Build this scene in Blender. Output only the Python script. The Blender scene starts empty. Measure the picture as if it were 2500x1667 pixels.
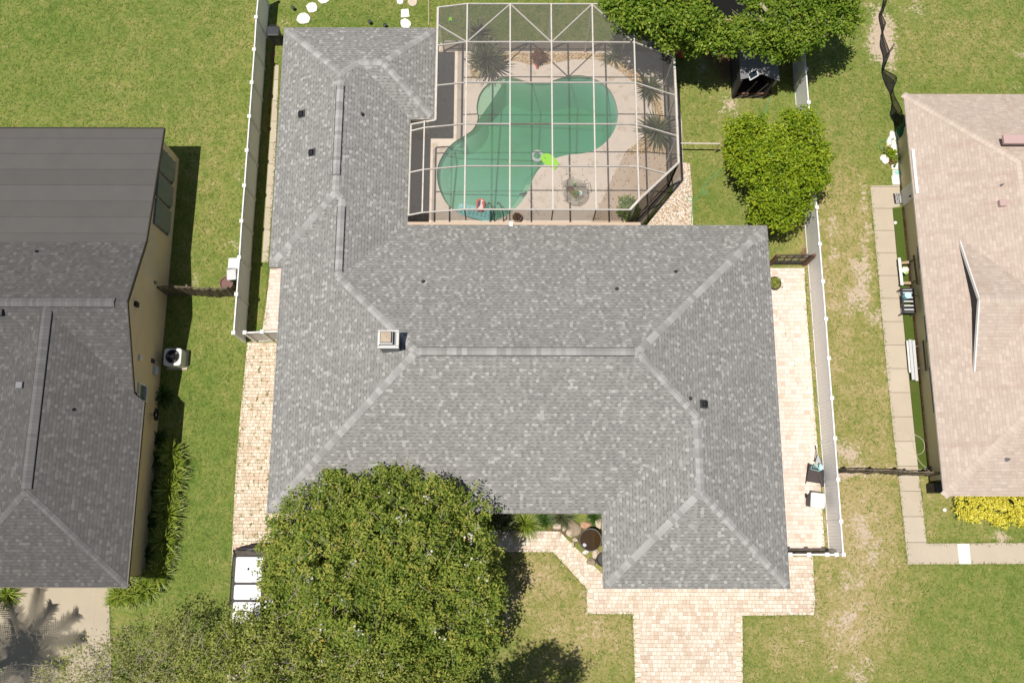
import bpy, bmesh, math, random
import numpy as np
from mathutils import Vector, Matrix
random.seed(7)
R = math.radians
sc = bpy.context.scene
# ------------------------------------------------------------------ camera, sky, sun, exposure
CAM_T, CAM_F, CAM_YAW, CAM_H = .21828, 2200., .0018, 41.0      # tilt from straight down, focal in px of a 2500 wide frame, yaw, height
cam = bpy.data.cameras.new("camera"); cam_o = bpy.data.objects.new("camera", cam)
sc.collection.objects.link(cam_o)
cam.sensor_width = 36.0; cam.lens = 36.0 * CAM_F / 2500.0; cam.clip_end = 3000; cam.clip_start = .5
cam_o.location = (0, 0, CAM_H)
cam_o.rotation_euler = (Matrix.Rotation(CAM_T, 3, 'X') @ Matrix.Rotation(CAM_YAW, 3, 'Z')).to_euler()
sc.camera = cam_o
SUN = Vector((-.25, -.13, 1.0)).normalized()                  # towards the sun
sun = bpy.data.lights.new("sun", 'SUN'); sun.energy = 4.85; sun.angle = R(.53); sun.color = (1, .95, .87)
sun_o = bpy.data.objects.new("sun", sun); sc.collection.objects.link(sun_o)
sun_o.rotation_euler = SUN.to_track_quat('Z', 'Y').to_euler()
w = bpy.data.worlds.new("World"); sc.world = w; w.use_nodes = True
wn = w.node_tree; sky = wn.nodes.new('ShaderNodeTexSky'); sky.sky_type = 'NISHITA'; sky.sun_disc = False
sky.sun_elevation = math.asin(SUN.z); sky.sun_rotation = math.atan2(SUN.x, SUN.y)
wn.links.new(sky.outputs[0], wn.nodes['Background'].inputs[0]); wn.nodes['Background'].inputs[1].default_value = .06
sc.view_settings.view_transform = 'Standard'; sc.view_settings.look = 'None'
sc.view_settings.exposure = 0.0; sc.view_settings.gamma = 1.0; sc.view_settings.use_curve_mapping = False
sc.cycles.max_bounces = 8; sc.cycles.transparent_max_bounces = 16; sc.cycles.diffuse_bounces = 3

def P(u, v, z=0.0):
    """point of the photograph (2500 x 1667) on the level z"""
    x = (u - 1250) / CAM_F; y = -(v - 833.5) / CAM_F
    c, s = math.cos(CAM_YAW), math.sin(CAM_YAW); x, y = x * c - y * s, x * s + y * c
    yy = y * math.cos(CAM_T) + math.sin(CAM_T); zz = y * math.sin(CAM_T) - math.cos(CAM_T)
    k = (CAM_H - z) / (-zz)
    return Vector((x * k, yy * k, z))
def proj(p):
    q = cam_o.rotation_euler.to_matrix().transposed() @ (Vector(p) - Vector((0, 0, CAM_H)))
    return 1250 + CAM_F * q.x / -q.z, 833.5 - CAM_F * q.y / -q.z
def PP(l, z=0.0): return [P(u, v, z) for u, v in l]

# ------------------------------------------------------------------ materials
def nd(nt, typ, ins=None, **props):
    n = nt.nodes.new(typ)
    for k, v in props.items(): setattr(n, k, v)
    for k, v in (ins or {}).items():
        if isinstance(v, bpy.types.NodeSocket): nt.links.new(v, n.inputs[k])
        else: n.inputs[k].default_value = v
    return n
def mth(nt, op, a, b=0.0, c=0.0):
    return nd(nt, 'ShaderNodeMath', {0: a, 1: b, 2: c}, operation=op).outputs[0]
def col4(c): return (c[0], c[1], c[2], 1.0)
def mixc(nt, f, a, b, blend='MIX'):
    a = a if isinstance(a, bpy.types.NodeSocket) else col4(a); b = b if isinstance(b, bpy.types.NodeSocket) else col4(b)
    return nd(nt, 'ShaderNodeMix', {0: f, 6: a, 7: b}, data_type='RGBA', blend_type=blend).outputs[2]
def ramp(nt, f, stops, interp='LINEAR'):
    n = nd(nt, 'ShaderNodeValToRGB', {0: f}); cr = n.color_ramp; cr.interpolation = interp
    while len(cr.elements) < len(stops): cr.elements.new(.5)
    for e, (p, c) in zip(cr.elements, stops): e.position = p; e.color = col4(c)
    return n.outputs[0]
def noise(nt, vec, scale, detail=3.0, rough=.55):
    return nd(nt, 'ShaderNodeTexNoise', {'Vector': vec, 'Scale': scale, 'Detail': detail, 'Roughness': rough}).outputs[0]
def pos(nt): return nd(nt, 'ShaderNodeNewGeometry').outputs['Position']
def objc(nt): return nd(nt, 'ShaderNodeTexCoord').outputs['Object']
def uvc(nt): return nd(nt, 'ShaderNodeTexCoord').outputs['UV']
def attr(nt, name): return nd(nt, 'ShaderNodeAttribute', attribute_name=name).outputs['Fac']
def smooth(nt, x, a, b):
    return nd(nt, 'ShaderNodeMapRange', {0: x, 1: a, 2: b}, interpolation_type='SMOOTHSTEP').outputs[0]
def newmat(name):
    m = bpy.data.materials.new(name); m.use_nodes = True; nt = m.node_tree
    return m, nt, nt.nodes['Principled BSDF']
def finish(nt, b, c, rough=.8, spec=.3, height=None, bump=.02, metal=0.0):
    if isinstance(c, bpy.types.NodeSocket): nt.links.new(c, b.inputs['Base Color'])
    else: b.inputs['Base Color'].default_value = col4(c)
    if isinstance(rough, bpy.types.NodeSocket): nt.links.new(rough, b.inputs['Roughness'])
    else: b.inputs['Roughness'].default_value = rough
    b.inputs['Specular IOR Level'].default_value = spec; b.inputs['Metallic'].default_value = metal
    if height is not None:
        bn = nd(nt, 'ShaderNodeBump', {'Height': height, 'Distance': bump, 'Strength': 1.0}); nt.links.new(bn.outputs[0], b.inputs['Normal'])
def plain(name, c, rough=.6, var=.12, scale=6.0, spec=.3, metal=0.0, bump=0.0, dirt=None):
    m, nt, b = newmat(name); o = objc(nt)
    n = noise(nt, o, scale, 4); k = mth(nt, 'MULTIPLY_ADD', n, 2 * var, 1 - var)
    cc = mixc(nt, 1.0, c, nd(nt, 'ShaderNodeCombineColor', {0: k, 1: k, 2: k}).outputs[0], 'MULTIPLY')
    if dirt: cc = mixc(nt, smooth(nt, noise(nt, o, dirt[1], 5, .65), .5, .75), cc, dirt[0])
    finish(nt, b, cc, rough, spec, noise(nt, o, scale * 8, 2) if bump else None, bump, metal)
    return m
def shingles(name, stops, row=.143, tab=.19, dark=(.05, .05, .055), toothp=.45, lift=1.0, big=.10, stain=None, line=.55, dline=.15):
    """laminated shingles: rows, tabs of random width and shade, a thin band, printed tone plus painted tab shadow, under some of the tabs"""
    m, nt, b = newmat(name); uv = nd(nt, 'ShaderNodeSeparateXYZ', {0: uvc(nt)})
    U, V = uv.outputs[0], uv.outputs[1]
    r = mth(nt, 'DIVIDE', V, row); ri = mth(nt, 'FLOOR', r); rf = mth(nt, 'FRACT', r)
    off = nd(nt, 'ShaderNodeTexWhiteNoise', {'W': ri}, noise_dimensions='1D').outputs[0]
    wob = noise(nt, nd(nt, 'ShaderNodeCombineXYZ', {0: mth(nt, 'MULTIPLY', U, 1.7), 1: mth(nt, 'MULTIPLY', ri, 3.1), 2: 0.0}).outputs[0], 1.0, 1)
    u = mth(nt, 'ADD', mth(nt, 'DIVIDE', U, tab), mth(nt, 'MULTIPLY_ADD', off, 7.3, mth(nt, 'MULTIPLY', wob, .9)))
    ci = mth(nt, 'FLOOR', u); cf = mth(nt, 'FRACT', u)
    idv = nd(nt, 'ShaderNodeCombineXYZ', {0: ci, 1: ri, 2: 3.0}).outputs[0]
    wn_ = nd(nt, 'ShaderNodeTexWhiteNoise', {'Vector': idv}, noise_dimensions='3D')
    rnd = wn_.outputs[0]; rnd2 = nd(nt, 'ShaderNodeSeparateColor', {0: wn_.outputs[1]}).outputs[1]
    c = ramp(nt, rnd, stops)
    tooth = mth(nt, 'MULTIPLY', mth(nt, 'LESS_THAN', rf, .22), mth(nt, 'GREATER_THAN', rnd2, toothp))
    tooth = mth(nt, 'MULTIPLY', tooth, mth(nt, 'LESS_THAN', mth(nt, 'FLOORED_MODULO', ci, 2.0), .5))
    c = mixc(nt, mth(nt, 'MULTIPLY', tooth, line), c, dark)  # dark mix paints the tab edge's shadow together with the printed band
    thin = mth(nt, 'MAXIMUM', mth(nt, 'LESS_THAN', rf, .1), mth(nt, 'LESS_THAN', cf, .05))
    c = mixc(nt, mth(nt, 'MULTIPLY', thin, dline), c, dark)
    p = pos(nt); k = mth(nt, 'MULTIPLY_ADD', noise(nt, p, .45, 4, .6), 2 * big, 1 - big)
    k = mth(nt, 'MULTIPLY', k, mth(nt, 'MULTIPLY_ADD', noise(nt, p, 22, 2), .3, .85))
    c = mixc(nt, 1.0, c, nd(nt, 'ShaderNodeCombineColor', {0: k, 1: k, 2: k}).outputs[0], 'MULTIPLY')
    if stain:
        st = nd(nt, 'ShaderNodeMapping', {0: uvc(nt), 3: (1.9, .28, 1)}).outputs[0]
        c = mixc(nt, mth(nt, 'MULTIPLY', smooth(nt, noise(nt, st, 1.1, 6, .7), .48, .72), stain[1]), c, stain[0])
    h = mth(nt, 'SUBTRACT', mth(nt, 'MULTIPLY', rnd2, .35), mth(nt, 'MULTIPLY', rf, .8))
    finish(nt, b, c, .9, .2, h, .004 * lift)
    return m
def pavers(name, stops, w=.2, h=.15, joint=(.33, .24, .15), jw=.07, weeds=0.0, world=True, jf=.8, weedcol=(.17, .16, .035), wk=1.6, stain=.45):
    m, nt, b = newmat(name); src = pos(nt) if world else uvc(nt); s = nd(nt, 'ShaderNodeSeparateXYZ', {0: src})
    wb = noise(nt, src, 3.0, 2)
    V = mth(nt, 'ADD', s.outputs[1], mth(nt, 'MULTIPLY', wb, .03)); U = mth(nt, 'ADD', s.outputs[0], mth(nt, 'MULTIPLY', wb, .04))
    r = mth(nt, 'DIVIDE', V, h); ri = mth(nt, 'FLOOR', r); rf = mth(nt, 'FRACT', r)
    off = nd(nt, 'ShaderNodeTexWhiteNoise', {'W': ri}, noise_dimensions='1D').outputs[0]
    wob = noise(nt, nd(nt, 'ShaderNodeCombineXYZ', {0: mth(nt, 'MULTIPLY', U, 1.3), 1: mth(nt, 'MULTIPLY', ri, 5.7), 2: 0.0}).outputs[0], 1.0, 1)
    u = mth(nt, 'ADD', mth(nt, 'DIVIDE', U, w), mth(nt, 'MULTIPLY_ADD', off, 5.0 if wk else 0.0, mth(nt, 'MULTIPLY', wob, wk)))
    ci = mth(nt, 'FLOOR', u); cf = mth(nt, 'FRACT', u)
    wn_ = nd(nt, 'ShaderNodeTexWhiteNoise', {'Vector': nd(nt, 'ShaderNodeCombineXYZ', {0: ci, 1: ri, 2: 1.0}).outputs[0]}, noise_dimensions='3D')
    c = ramp(nt, wn_.outputs[0], stops)
    mort = mth(nt, 'MAXIMUM', mth(nt, 'LESS_THAN', rf, jw * w / h), mth(nt, 'LESS_THAN', cf, jw))
    c = mixc(nt, mth(nt, 'MULTIPLY', mort, jf), c, joint)
    p = pos(nt); k = mth(nt, 'MULTIPLY_ADD', noise(nt, p, 1.1, 5, .65), .24, .88)
    c = mixc(nt, 1.0, c, nd(nt, 'ShaderNodeCombineColor', {0: k, 1: k, 2: k}).outputs[0], 'MULTIPLY')
    c = mixc(nt, mth(nt, 'MULTIPLY', smooth(nt, noise(nt, p, .9, 6, .7), .56, .74), stain), c, (.56, .37, .23))
    if weeds:
        wm = smooth(nt, mth(nt, 'ADD', mth(nt, 'MULTIPLY', noise(nt, p, 4.5, 5, .75), 1.0), mth(nt, 'MULTIPLY', mort, .07)), .66 - weeds, .72 - weeds)
        c = mixc(nt, wm, c, weedcol)
    finish(nt, b, c, .85, .25, mth(nt, 'SUBTRACT', 1.0, mort), .008)
    return m
def leafmat(name, stops, trans=.3, rough=.45, spec=.4):
    m, nt, b = newmat(name); c = ramp(nt, attr(nt, 'var'), stops); nt.links.new(c, b.inputs['Base Color'])
    b.inputs['Roughness'].default_value = rough; b.inputs['Specular IOR Level'].default_value = spec
    t = nd(nt, 'ShaderNodeBsdfTranslucent', {0: c}); mx = nd(nt, 'ShaderNodeMixShader', {0: trans, 1: b.outputs[0], 2: t.outputs[0]})
    nt.links.new(mx.outputs[0], nt.nodes['Material Output'].inputs[0])
    return m
def screenmat(name, c, alpha):
    m, nt, b = newmat(name); finish(nt, b, c, .7, .2)
    t = nd(nt, 'ShaderNodeBsdfTransparent'); mx = nd(nt, 'ShaderNodeMixShader', {0: alpha, 1: t.outputs[0], 2: b.outputs[0]})
    nt.links.new(mx.outputs[0], nt.nodes['Material Output'].inputs[0])
    return m
def gravelmat(name, stops, scale=16.0, bump=.03):
    m, nt, b = newmat(name); p = pos(nt)
    v = nd(nt, 'ShaderNodeTexVoronoi', {'Vector': p, 'Scale': scale}); k = nd(nt, 'ShaderNodeSeparateColor', {0: v.outputs[1]}).outputs[0]
    c = ramp(nt, k, stops); e = nd(nt, 'ShaderNodeTexVoronoi', {'Vector': p, 'Scale': scale}, feature='DISTANCE_TO_EDGE').outputs[0]
    c = mixc(nt, smooth(nt, e, .09, .0), c, (.10, .07, .045))
    finish(nt, b, c, .9, .2, mth(nt, 'SUBTRACT', 1.0, v.outputs[0]), bump)
    return m
def ground_mat():
    m, nt, b = newmat("lawn"); p = pos(nt)
    n1 = noise(nt, p, .33, 3, .5); n2 = noise(nt, p, 1.7, 4, .6); n3 = noise(nt, p, 7.5, 4, .7)
    mp = nd(nt, 'ShaderNodeMapping', {0: p, 2: (0, 0, .5), 3: (14, 34, 1)}).outputs[0]; n4 = noise(nt, mp, 1.0, 3, .75)
    mp2 = nd(nt, 'ShaderNodeMapping', {0: p, 2: (0, 0, -.7), 3: (30, 13, 1)}).outputs[0]; n5 = noise(nt, mp2, 1.0, 3, .75)
    dry = attr(nt, 'dry'); bare = attr(nt, 'bare')
    f = mth(nt, 'ADD', mth(nt, 'MULTIPLY', n1, .30), mth(nt, 'MULTIPLY', n2, .50))
    f = mth(nt, 'ADD', f, mth(nt, 'MULTIPLY', n3, .62)); f = mth(nt, 'ADD', f, mth(nt, 'MULTIPLY', mth(nt, 'ADD', n4, n5), .46))
    f = mth(nt, 'ADD', mth(nt, 'MULTIPLY_ADD', dry, .25, -.70), f)
    c = ramp(nt, f, [(.18, (.070, .135, .022)), (.33, (.132, .205, .038)), (.47, (.212, .258, .060)), (.60, (.305, .292, .092)), (.74, (.46, .365, .175)), (.9, (.56, .44, .27))])
    bm = mth(nt, 'ADD', mth(nt, 'MULTIPLY_ADD', dry, .16, bare), mth(nt, 'MULTIPLY_ADD', n2, 1.5, -.75)); bm = mth(nt, 'ADD', bm, mth(nt, 'MULTIPLY_ADD', n3, 1.9, -.95))
    sand = ramp(nt, mth(nt, 'ADD', mth(nt, 'MULTIPLY', n3, .6), mth(nt, 'MULTIPLY', n4, .4)), [(.3, (.48, .36, .24)), (.55, (.62, .50, .38)), (.75, (.74, .64, .54))])
    c = mixc(nt, smooth(nt, bm, .38, .78), c, sand)
    soil = attr(nt, 'soil'); sm = mth(nt, 'ADD', soil, mth(nt, 'MULTIPLY_ADD', n2, .8, -.4)); sm = mth(nt, 'ADD', sm, mth(nt, 'MULTIPLY_ADD', n3, .6, -.3))
    c = mixc(nt, smooth(nt, sm, .4, .7), c, ramp(nt, n4, [(.3, (.09, .055, .025)), (.6, (.25, .16, .08)), (.8, (.34, .24, .12))]))
    finish(nt, b, c, .95, .1, mth(nt, 'ADD', n4, n3), .05)
    return m

M = {}
def vinyl_mat(name, c):
    m, nt, b = newmat(name); o = objc(nt); k = mth(nt, 'MULTIPLY_ADD', noise(nt, o, .8, 4), .10, .95)
    cc = mixc(nt, 1.0, c, nd(nt, 'ShaderNodeCombineColor', {0: k, 1: k, 2: k}).outputs[0], 'MULTIPLY'); finish(nt, b, cc, .45, .3)
    mx = nd(nt, 'ShaderNodeMixShader', {0: .40, 1: b.outputs[0], 2: nd(nt, 'ShaderNodeBsdfTranslucent', {0: cc}).outputs[0]}); nt.links.new(mx.outputs[0], nt.nodes['Material Output'].inputs[0])
    return m
M['vinyl'] = vinyl_mat("white vinyl lifted for shade", (.88, .87, .85))  # translucent copy that lightens the fence face lying in shade
G = lambda a: (a, a, a)
M['lawn'] = ground_mat()
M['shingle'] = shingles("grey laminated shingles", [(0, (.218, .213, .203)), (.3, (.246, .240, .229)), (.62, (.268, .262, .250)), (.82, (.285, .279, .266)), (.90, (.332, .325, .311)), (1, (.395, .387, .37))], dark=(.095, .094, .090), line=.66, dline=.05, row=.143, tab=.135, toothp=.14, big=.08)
M['cap'] = shingles("grey cap shingles", [(0, (.27, .262, .255)), (.5, (.325, .316, .307)), (1, (.41, .40, .39))], row=5.0, tab=.2, toothp=2, lift=.4)
M['shingle_left'] = shingles("dark grey architectural shingles", [(0, (.090, .085, .082)), (.5, (.104, .098, .095)), (.85, (.118, .112, .108)), (1, (.150, .143, .138))], tab=.15, row=.145, dark=(.05, .047, .046), line=.4, dline=.24, big=.06, toothp=.1)
M['cap_left'] = shingles("dark grey cap shingles", [(0, (.125, .12, .12)), (1, (.16, .155, .152))], row=5.0, tab=.15, toothp=2, lift=.8, dline=.8)
M['shingle_right'] = shingles("faded pinkish tan shingles", [(0, (.455, .370, .310)), (.45, (.49, .405, .342)), (.8, (.515, .425, .36)), (1, (.55, .46, .388))], tab=.23, dark=(.32, .235, .19), line=.20, dline=.38, toothp=.35, stain=((.385, .275, .215), .5), lift=.7, big=.06)
M['cap_right'] = shingles("faded tan cap shingles", [(0, (.50, .415, .35)), (1, (.57, .475, .40))], row=5.0, tab=.2, dark=(.36, .26, .22), toothp=2, lift=.8, dline=.9)
pv = [(0, (.55, .435, .335)), (.2, (.62, .51, .41)), (.6, (.69, .59, .49)), (1, (.75, .675, .585))]
M['paver'] = pavers("cream paving bricks", pv, joint=(.46, .35, .25), jf=.65, w=.19, h=.165, stain=.3)
M['paver_weedy'] = pavers("cream paving bricks with weeds in the joints", [(0, (.58, .45, .33)), (.5, (.68, .56, .44)), (1, (.76, .67, .55))], weeds=.095, joint=(.40, .29, .17), jf=.8, stain=.3)
M['paver_side'] = pavers("pale paving bricks", [(0, (.58, .46, .375)), (.12, (.66, .55, .47)), (.6, (.72, .615, .54)), (1, (.75, .66, .595))], joint=(.64, .52, .42), jf=.5, w=.24, h=.19, stain=.12)
M['border'] = pavers("cream border bricks", [(0, (.62, .49, .37)), (1, (.76, .67, .56))], w=.2, h=5.0, world=False, wk=.3)
M['concrete'] = pavers("pale concrete walk", [(0, (.47, .40, .31)), (1, (.52, .45, .36))], w=4000.0, h=1.12, jw=.000006, joint=(.22, .18, .13), jf=.8, wk=0.0, stain=.15)
M['drive'] = pavers("worn concrete drive", [(0, (.40, .34, .25)), (1, (.44, .38, .29))], w=2.6, h=4.0, jw=.006, joint=(.5, .45, .37), jf=.6, wk=0.0, stain=.0)
M['deck'] = plain("pool deck concrete", (.68, .575, .485), .8, .10, 1.6, dirt=((.50, .40, .29), 2.2))
M['deck_old'] = plain("worn pool deck concrete", (.51, .395, .30), .85, .10, 2.0, dirt=((.40, .30, .21), 4.0))
M['kerb'] = plain("tan concrete kerb", (.50, .40, .31), .85)
M['gravel'] = gravelmat("tan river stones", [(0, (.45, .26, .12)), (.4, (.62, .42, .22)), (.8, (.75, .57, .36)), (1, (.82, .70, .52))], 15)
M['gravel_pale'] = gravelmat("pale crushed stone", [(0, (.50, .36, .24)), (.4, (.72, .58, .45)), (1, (.85, .76, .66))], 12)
M['wall_beige'] = plain("beige stucco", (.76, .59, .37), .9, .10, 1.4, bump=.004, dirt=((.70, .60, .45), .8))
M['wall_tan'] = plain("pale stucco", (.55, .44, .30), .9, .08, 2.0)
M['wall_olive'] = plain("olive beige stucco", (.66, .59, .37), .9, .1, 1.2, bump=.003, dirt=((.70, .58, .32), 1.1))
M['white'] = plain("white vinyl", (.84, .83, .81), .45, .03, 2.0)
M['white_grey'] = plain("pale grey white vinyl", (.60, .585, .56), .5, .07, .7)
M['trim_white'] = plain("white painted trim", (.78, .76, .72), .5, .05)
M['trim_grey'] = plain("grey painted trim", (.20, .20, .21), .6, .08)
M['trim_tan'] = plain("tan painted trim", (.52, .40, .30), .6, .06)
M['membrane'] = pavers("grey roll roofing", [(0, (.094, .088, .083)), (.5, (.102, .095, .090)), (1, (.108, .101, .096))], w=6000.0, h=.78, jw=.000004, joint=(.075, .07, .066), jf=.35, wk=0.0, stain=.0)
M['black'] = plain("black plastic", (.018, .018, .02), .5, .2)
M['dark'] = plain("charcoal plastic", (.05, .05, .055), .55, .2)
M['dark_metal'] = plain("dark bronze metal", (.055, .048, .043), .45, .2, metal=.4)
M['near_black'] = plain("near black", (.006, .006, .006), .9, .1)
M['cage'] = plain("chalky white aluminium", (.60, .555, .50), .5, .10, 3.0, dirt=((.45, .37, .30), 5.0))
M['screen_roof'] = screenmat("insect screen lightened for haze", (.25, .235, .22), .24)  # lighter grey and raised opacity paint the sunlit haze of the mesh
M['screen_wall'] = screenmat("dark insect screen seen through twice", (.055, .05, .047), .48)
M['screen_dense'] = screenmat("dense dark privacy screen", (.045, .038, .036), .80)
M['mesh_black'] = screenmat("black mesh cloth", (.022, .02, .022), .74)
M['wood_grey'] = plain("weathered grey wood", (.15, .12, .085), .9, .35, 9.0, dirt=((.26, .21, .15), 6.0))
M['wood_dark'] = plain("dark old wood", (.05, .042, .035), .9, .3, 8.0)
M['wood_tan'] = plain("tan raw timber", (.42, .31, .20), .85, .2, 8.0)
M['wood_brown'] = plain("brown stained wood", (.16, .085, .055), .8, .2, 8.0)
M['bark'] = plain("grey brown bark", (.20, .155, .11), .95, .3, 9.0, bump=.02)
M['bark_pale'] = plain("pale twig bark", (.40, .345, .265), .9, .25, 9.0)
M['bin_grey'] = plain("pale grey plastic", (.56, .56, .57), .45, .06)
M['bin_white'] = plain("off white plastic", (.72, .71, .68), .45, .05)
M['pot_brown'] = plain("reddish brown plastic", (.17, .085, .07), .5, .12)
M['glass_dark'] = plain("dark window glass", (.03, .04, .05), .08, .2, 2.0, spec=.8)
M['glass_blue'] = plain("grey blue window glass", (.13, .15, .17), .15, .15, 2.0, spec=.8)  # even grey blue base colour under a gloss
M['steel'] = plain("galvanised steel", (.45, .46, .47), .35, .15, 5.0, metal=.7)
M['lime'] = plain("lime green foam", (.33, .78, .02), .5, .05)
M['teal'] = plain("teal clear vinyl", (.30, .60, .57), .15, .3, 5.0, spec=.7)
M['red_vinyl'] = plain("red orange vinyl", (.72, .07, .03), .35, .1)
M['pale_vinyl'] = plain("white vinyl print", (.80, .72, .70), .4, .05)
M['navy'] = plain("dark blue vinyl", (.03, .035, .07), .4, .1)
M['sky_blue'] = plain("sky blue plastic", (.12, .50, .66), .35, .08)
M['ice_blue'] = plain("pale blue plastic", (.50, .78, .85), .35, .05)
M['red_ball'] = plain("red rubber", (.55, .09, .06), .5, .15)
M['hose'] = plain("green rubber hose", (.10, .33, .15), .5, .1)
M['hose_pale'] = plain("pale hose", (.50, .45, .35), .6, .1)
M['hose_dark'] = plain("dark green plastic", (.01, .11, .06), .5, .2)
M['turf'] = plain("artificial turf", (.085, .125, .018), .95, .3, 26.0, bump=.02, dirt=((.115, .13, .03), .9))
M['brick'] = pavers("red brick edging", [(0, (.55, .20, .11)), (.5, (.68, .32, .20)), (1, (.74, .45, .32))], w=1.0, h=.21, jw=.03, joint=(.28, .10, .05))
M['rock'] = plain("pale limestone", (.60, .51, .40), .95, .25, 5.0, bump=.02)
M['rock_red'] = plain("rosy sandstone", (.55, .34, .22), .95, .2, 5.0, bump=.02)
M['rock_grey'] = plain("brownish stone", (.33, .265, .19), .95, .25, 4.0, bump=.02)
M['stone_white'] = plain("white stone", (.80, .77, .71), .9, .1, 6.0)
M['mat_dark'] = plain("dark door mat", (.04, .034, .034), .95, .2, 20)
M['cloth_dark'] = plain("dark tarp cloth", (.075, .06, .06), .7, .25, 6.0)
M['cloth_pale'] = plain("pale blue grey cloth", (.48, .52, .55), .7, .1)
M['paint_dark'] = plain("dark metallic car paint", (.045, .036, .038), .55, .1, 3.0, spec=.2)
M['paint_white'] = plain("white car paint", (.60, .60, .62), .4, .02, 2.0, spec=.3)
M['tyre'] = plain("tyre rubber", (.02, .02, .02), .85, .2)
M['lamp_red'] = plain("red lamp lens", (.35, .01, .01), .2, .1)
M['lamp_clear'] = plain("clear lamp lens", (.6, .62, .65), .15, .05)
M['tan_metal'] = plain("tan flue cap", (.44, .35, .26), .6, .15, 4.0)
M['siding'] = plain("grey chimney siding", (.26, .265, .265), .7, .08)
M['pink_metal'] = plain("dusty pink metal", (.50, .35, .33), .55, .08)
M['solar_glass'] = plain("dark panel glass", (.02, .03, .04), .15, .1, spec=.7)
M['plaster'] = plain("green tinged pool plaster", (.72, .86, .80), .8, .05, 1.2, dirt=((.56, .70, .56), .7))
M['plaster_shelf'] = plain("pale pool step plaster", (.80, .84, .68), .8, .05, 3.0)
M['leaf_myrtle'] = leafmat("mixed green leaves", [(0, (.062, .125, .018)), (.35, (.165, .24, .032)), (.65, (.30, .345, .055)), (.92, (.45, .43, .10)), (1, (.62, .28, .06))], rough=.6, spec=.2)
M['leaf_oak'] = leafmat("olive green leaves", [(0, (.10, .155, .028)), (.5, (.27, .315, .06)), (1, (.50, .49, .14))], rough=.6, spec=.2)
M['leaf_grey'] = leafmat("dull olive leaves", [(0, (.13, .165, .038)), (.5, (.31, .335, .09)), (1, (.52, .49, .19))], rough=.6, spec=.2)
M['leaf_glossy'] = leafmat("glossy green leaves", [(0, (.06, .135, .010)), (.5, (.175, .275, .022)), (1, (.36, .42, .055))], rough=.5, spec=.25)
M['leaf_bright'] = leafmat("bright green leaves", [(0, (.09, .18, .008)), (.5, (.235, .335, .014)), (1, (.46, .51, .035))], rough=.5, spec=.25)
M['leaf_yellow'] = leafmat("yellow leaves", [(0, (.36, .38, .04)), (.35, (.74, .67, .07)), (1, (.86, .79, .16))])
M['leaf_blade'] = leafmat("yellow green blades", [(0, (.07, .14, .012)), (.5, (.22, .30, .03)), (1, (.52, .54, .12))])
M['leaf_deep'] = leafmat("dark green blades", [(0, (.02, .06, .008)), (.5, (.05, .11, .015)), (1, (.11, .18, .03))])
M['leaf_yucca'] = leafmat("dusty green blades", [(0, (.05, .07, .03)), (.5, (.11, .13, .06)), (1, (.22, .23, .12))])
M['leaf_rust'] = leafmat("rusty brown leaves", [(0, (.10, .035, .012)), (.5, (.22, .09, .04)), (1, (.38, .18, .09))])
M['petal'] = leafmat("white petals", [(0, (.70, .68, .58)), (1, (.84, .83, .76))])
M['leaf_palm'] = leafmat("palm fronds", [(0, (.04, .09, .01)), (1, (.12, .19, .03))])
def water_mat(name):
    m, nt, b = newmat(name); nt.nodes.remove(b)
    t = nd(nt, 'ShaderNodeBsdfTransparent', {0: (.96, 1, .97, 1)}); g = nd(nt, 'ShaderNodeBsdfGlossy', {0: (1, 1, 1, 1), 1: .06})
    d = nd(nt, 'ShaderNodeBsdfDiffuse', {0: mixc(nt, smooth(nt, noise(nt, pos(nt), .35, 3), .35, .65), (.14, .43, .31), (.12, .39, .19))})
    bn = nd(nt, 'ShaderNodeBump', {'Height': noise(nt, pos(nt), 3.5, 3), 'Distance': .02, 'Strength': .4}); nt.links.new(bn.outputs[0], g.inputs['Normal'])
    m1 = nd(nt, 'ShaderNodeMixShader', {0: .36, 1: t.outputs[0], 2: d.outputs[0]})
    m2 = nd(nt, 'ShaderNodeMixShader', {0: .03, 1: m1.outputs[0], 2: g.outputs[0]})
    va = nd(nt, 'ShaderNodeVolumeAbsorption', {0: (.10, .68, .42, 1), 1: .68})
    o = nt.nodes['Material Output']; nt.links.new(m2.outputs[0], o.inputs[0]); nt.links.new(va.outputs[0], o.inputs[1])
    return m
M['water'] = water_mat("murky green water")
M['clear'] = screenmat("clear vinyl", (.75, .77, .77), .55)
M['table_glass'] = screenmat("tinted table glass", (.42, .38, .30), .30)
M['pond'] = plain("dark brown water", (.05, .03, .012), .06, .2, 1.0, spec=.6)

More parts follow.
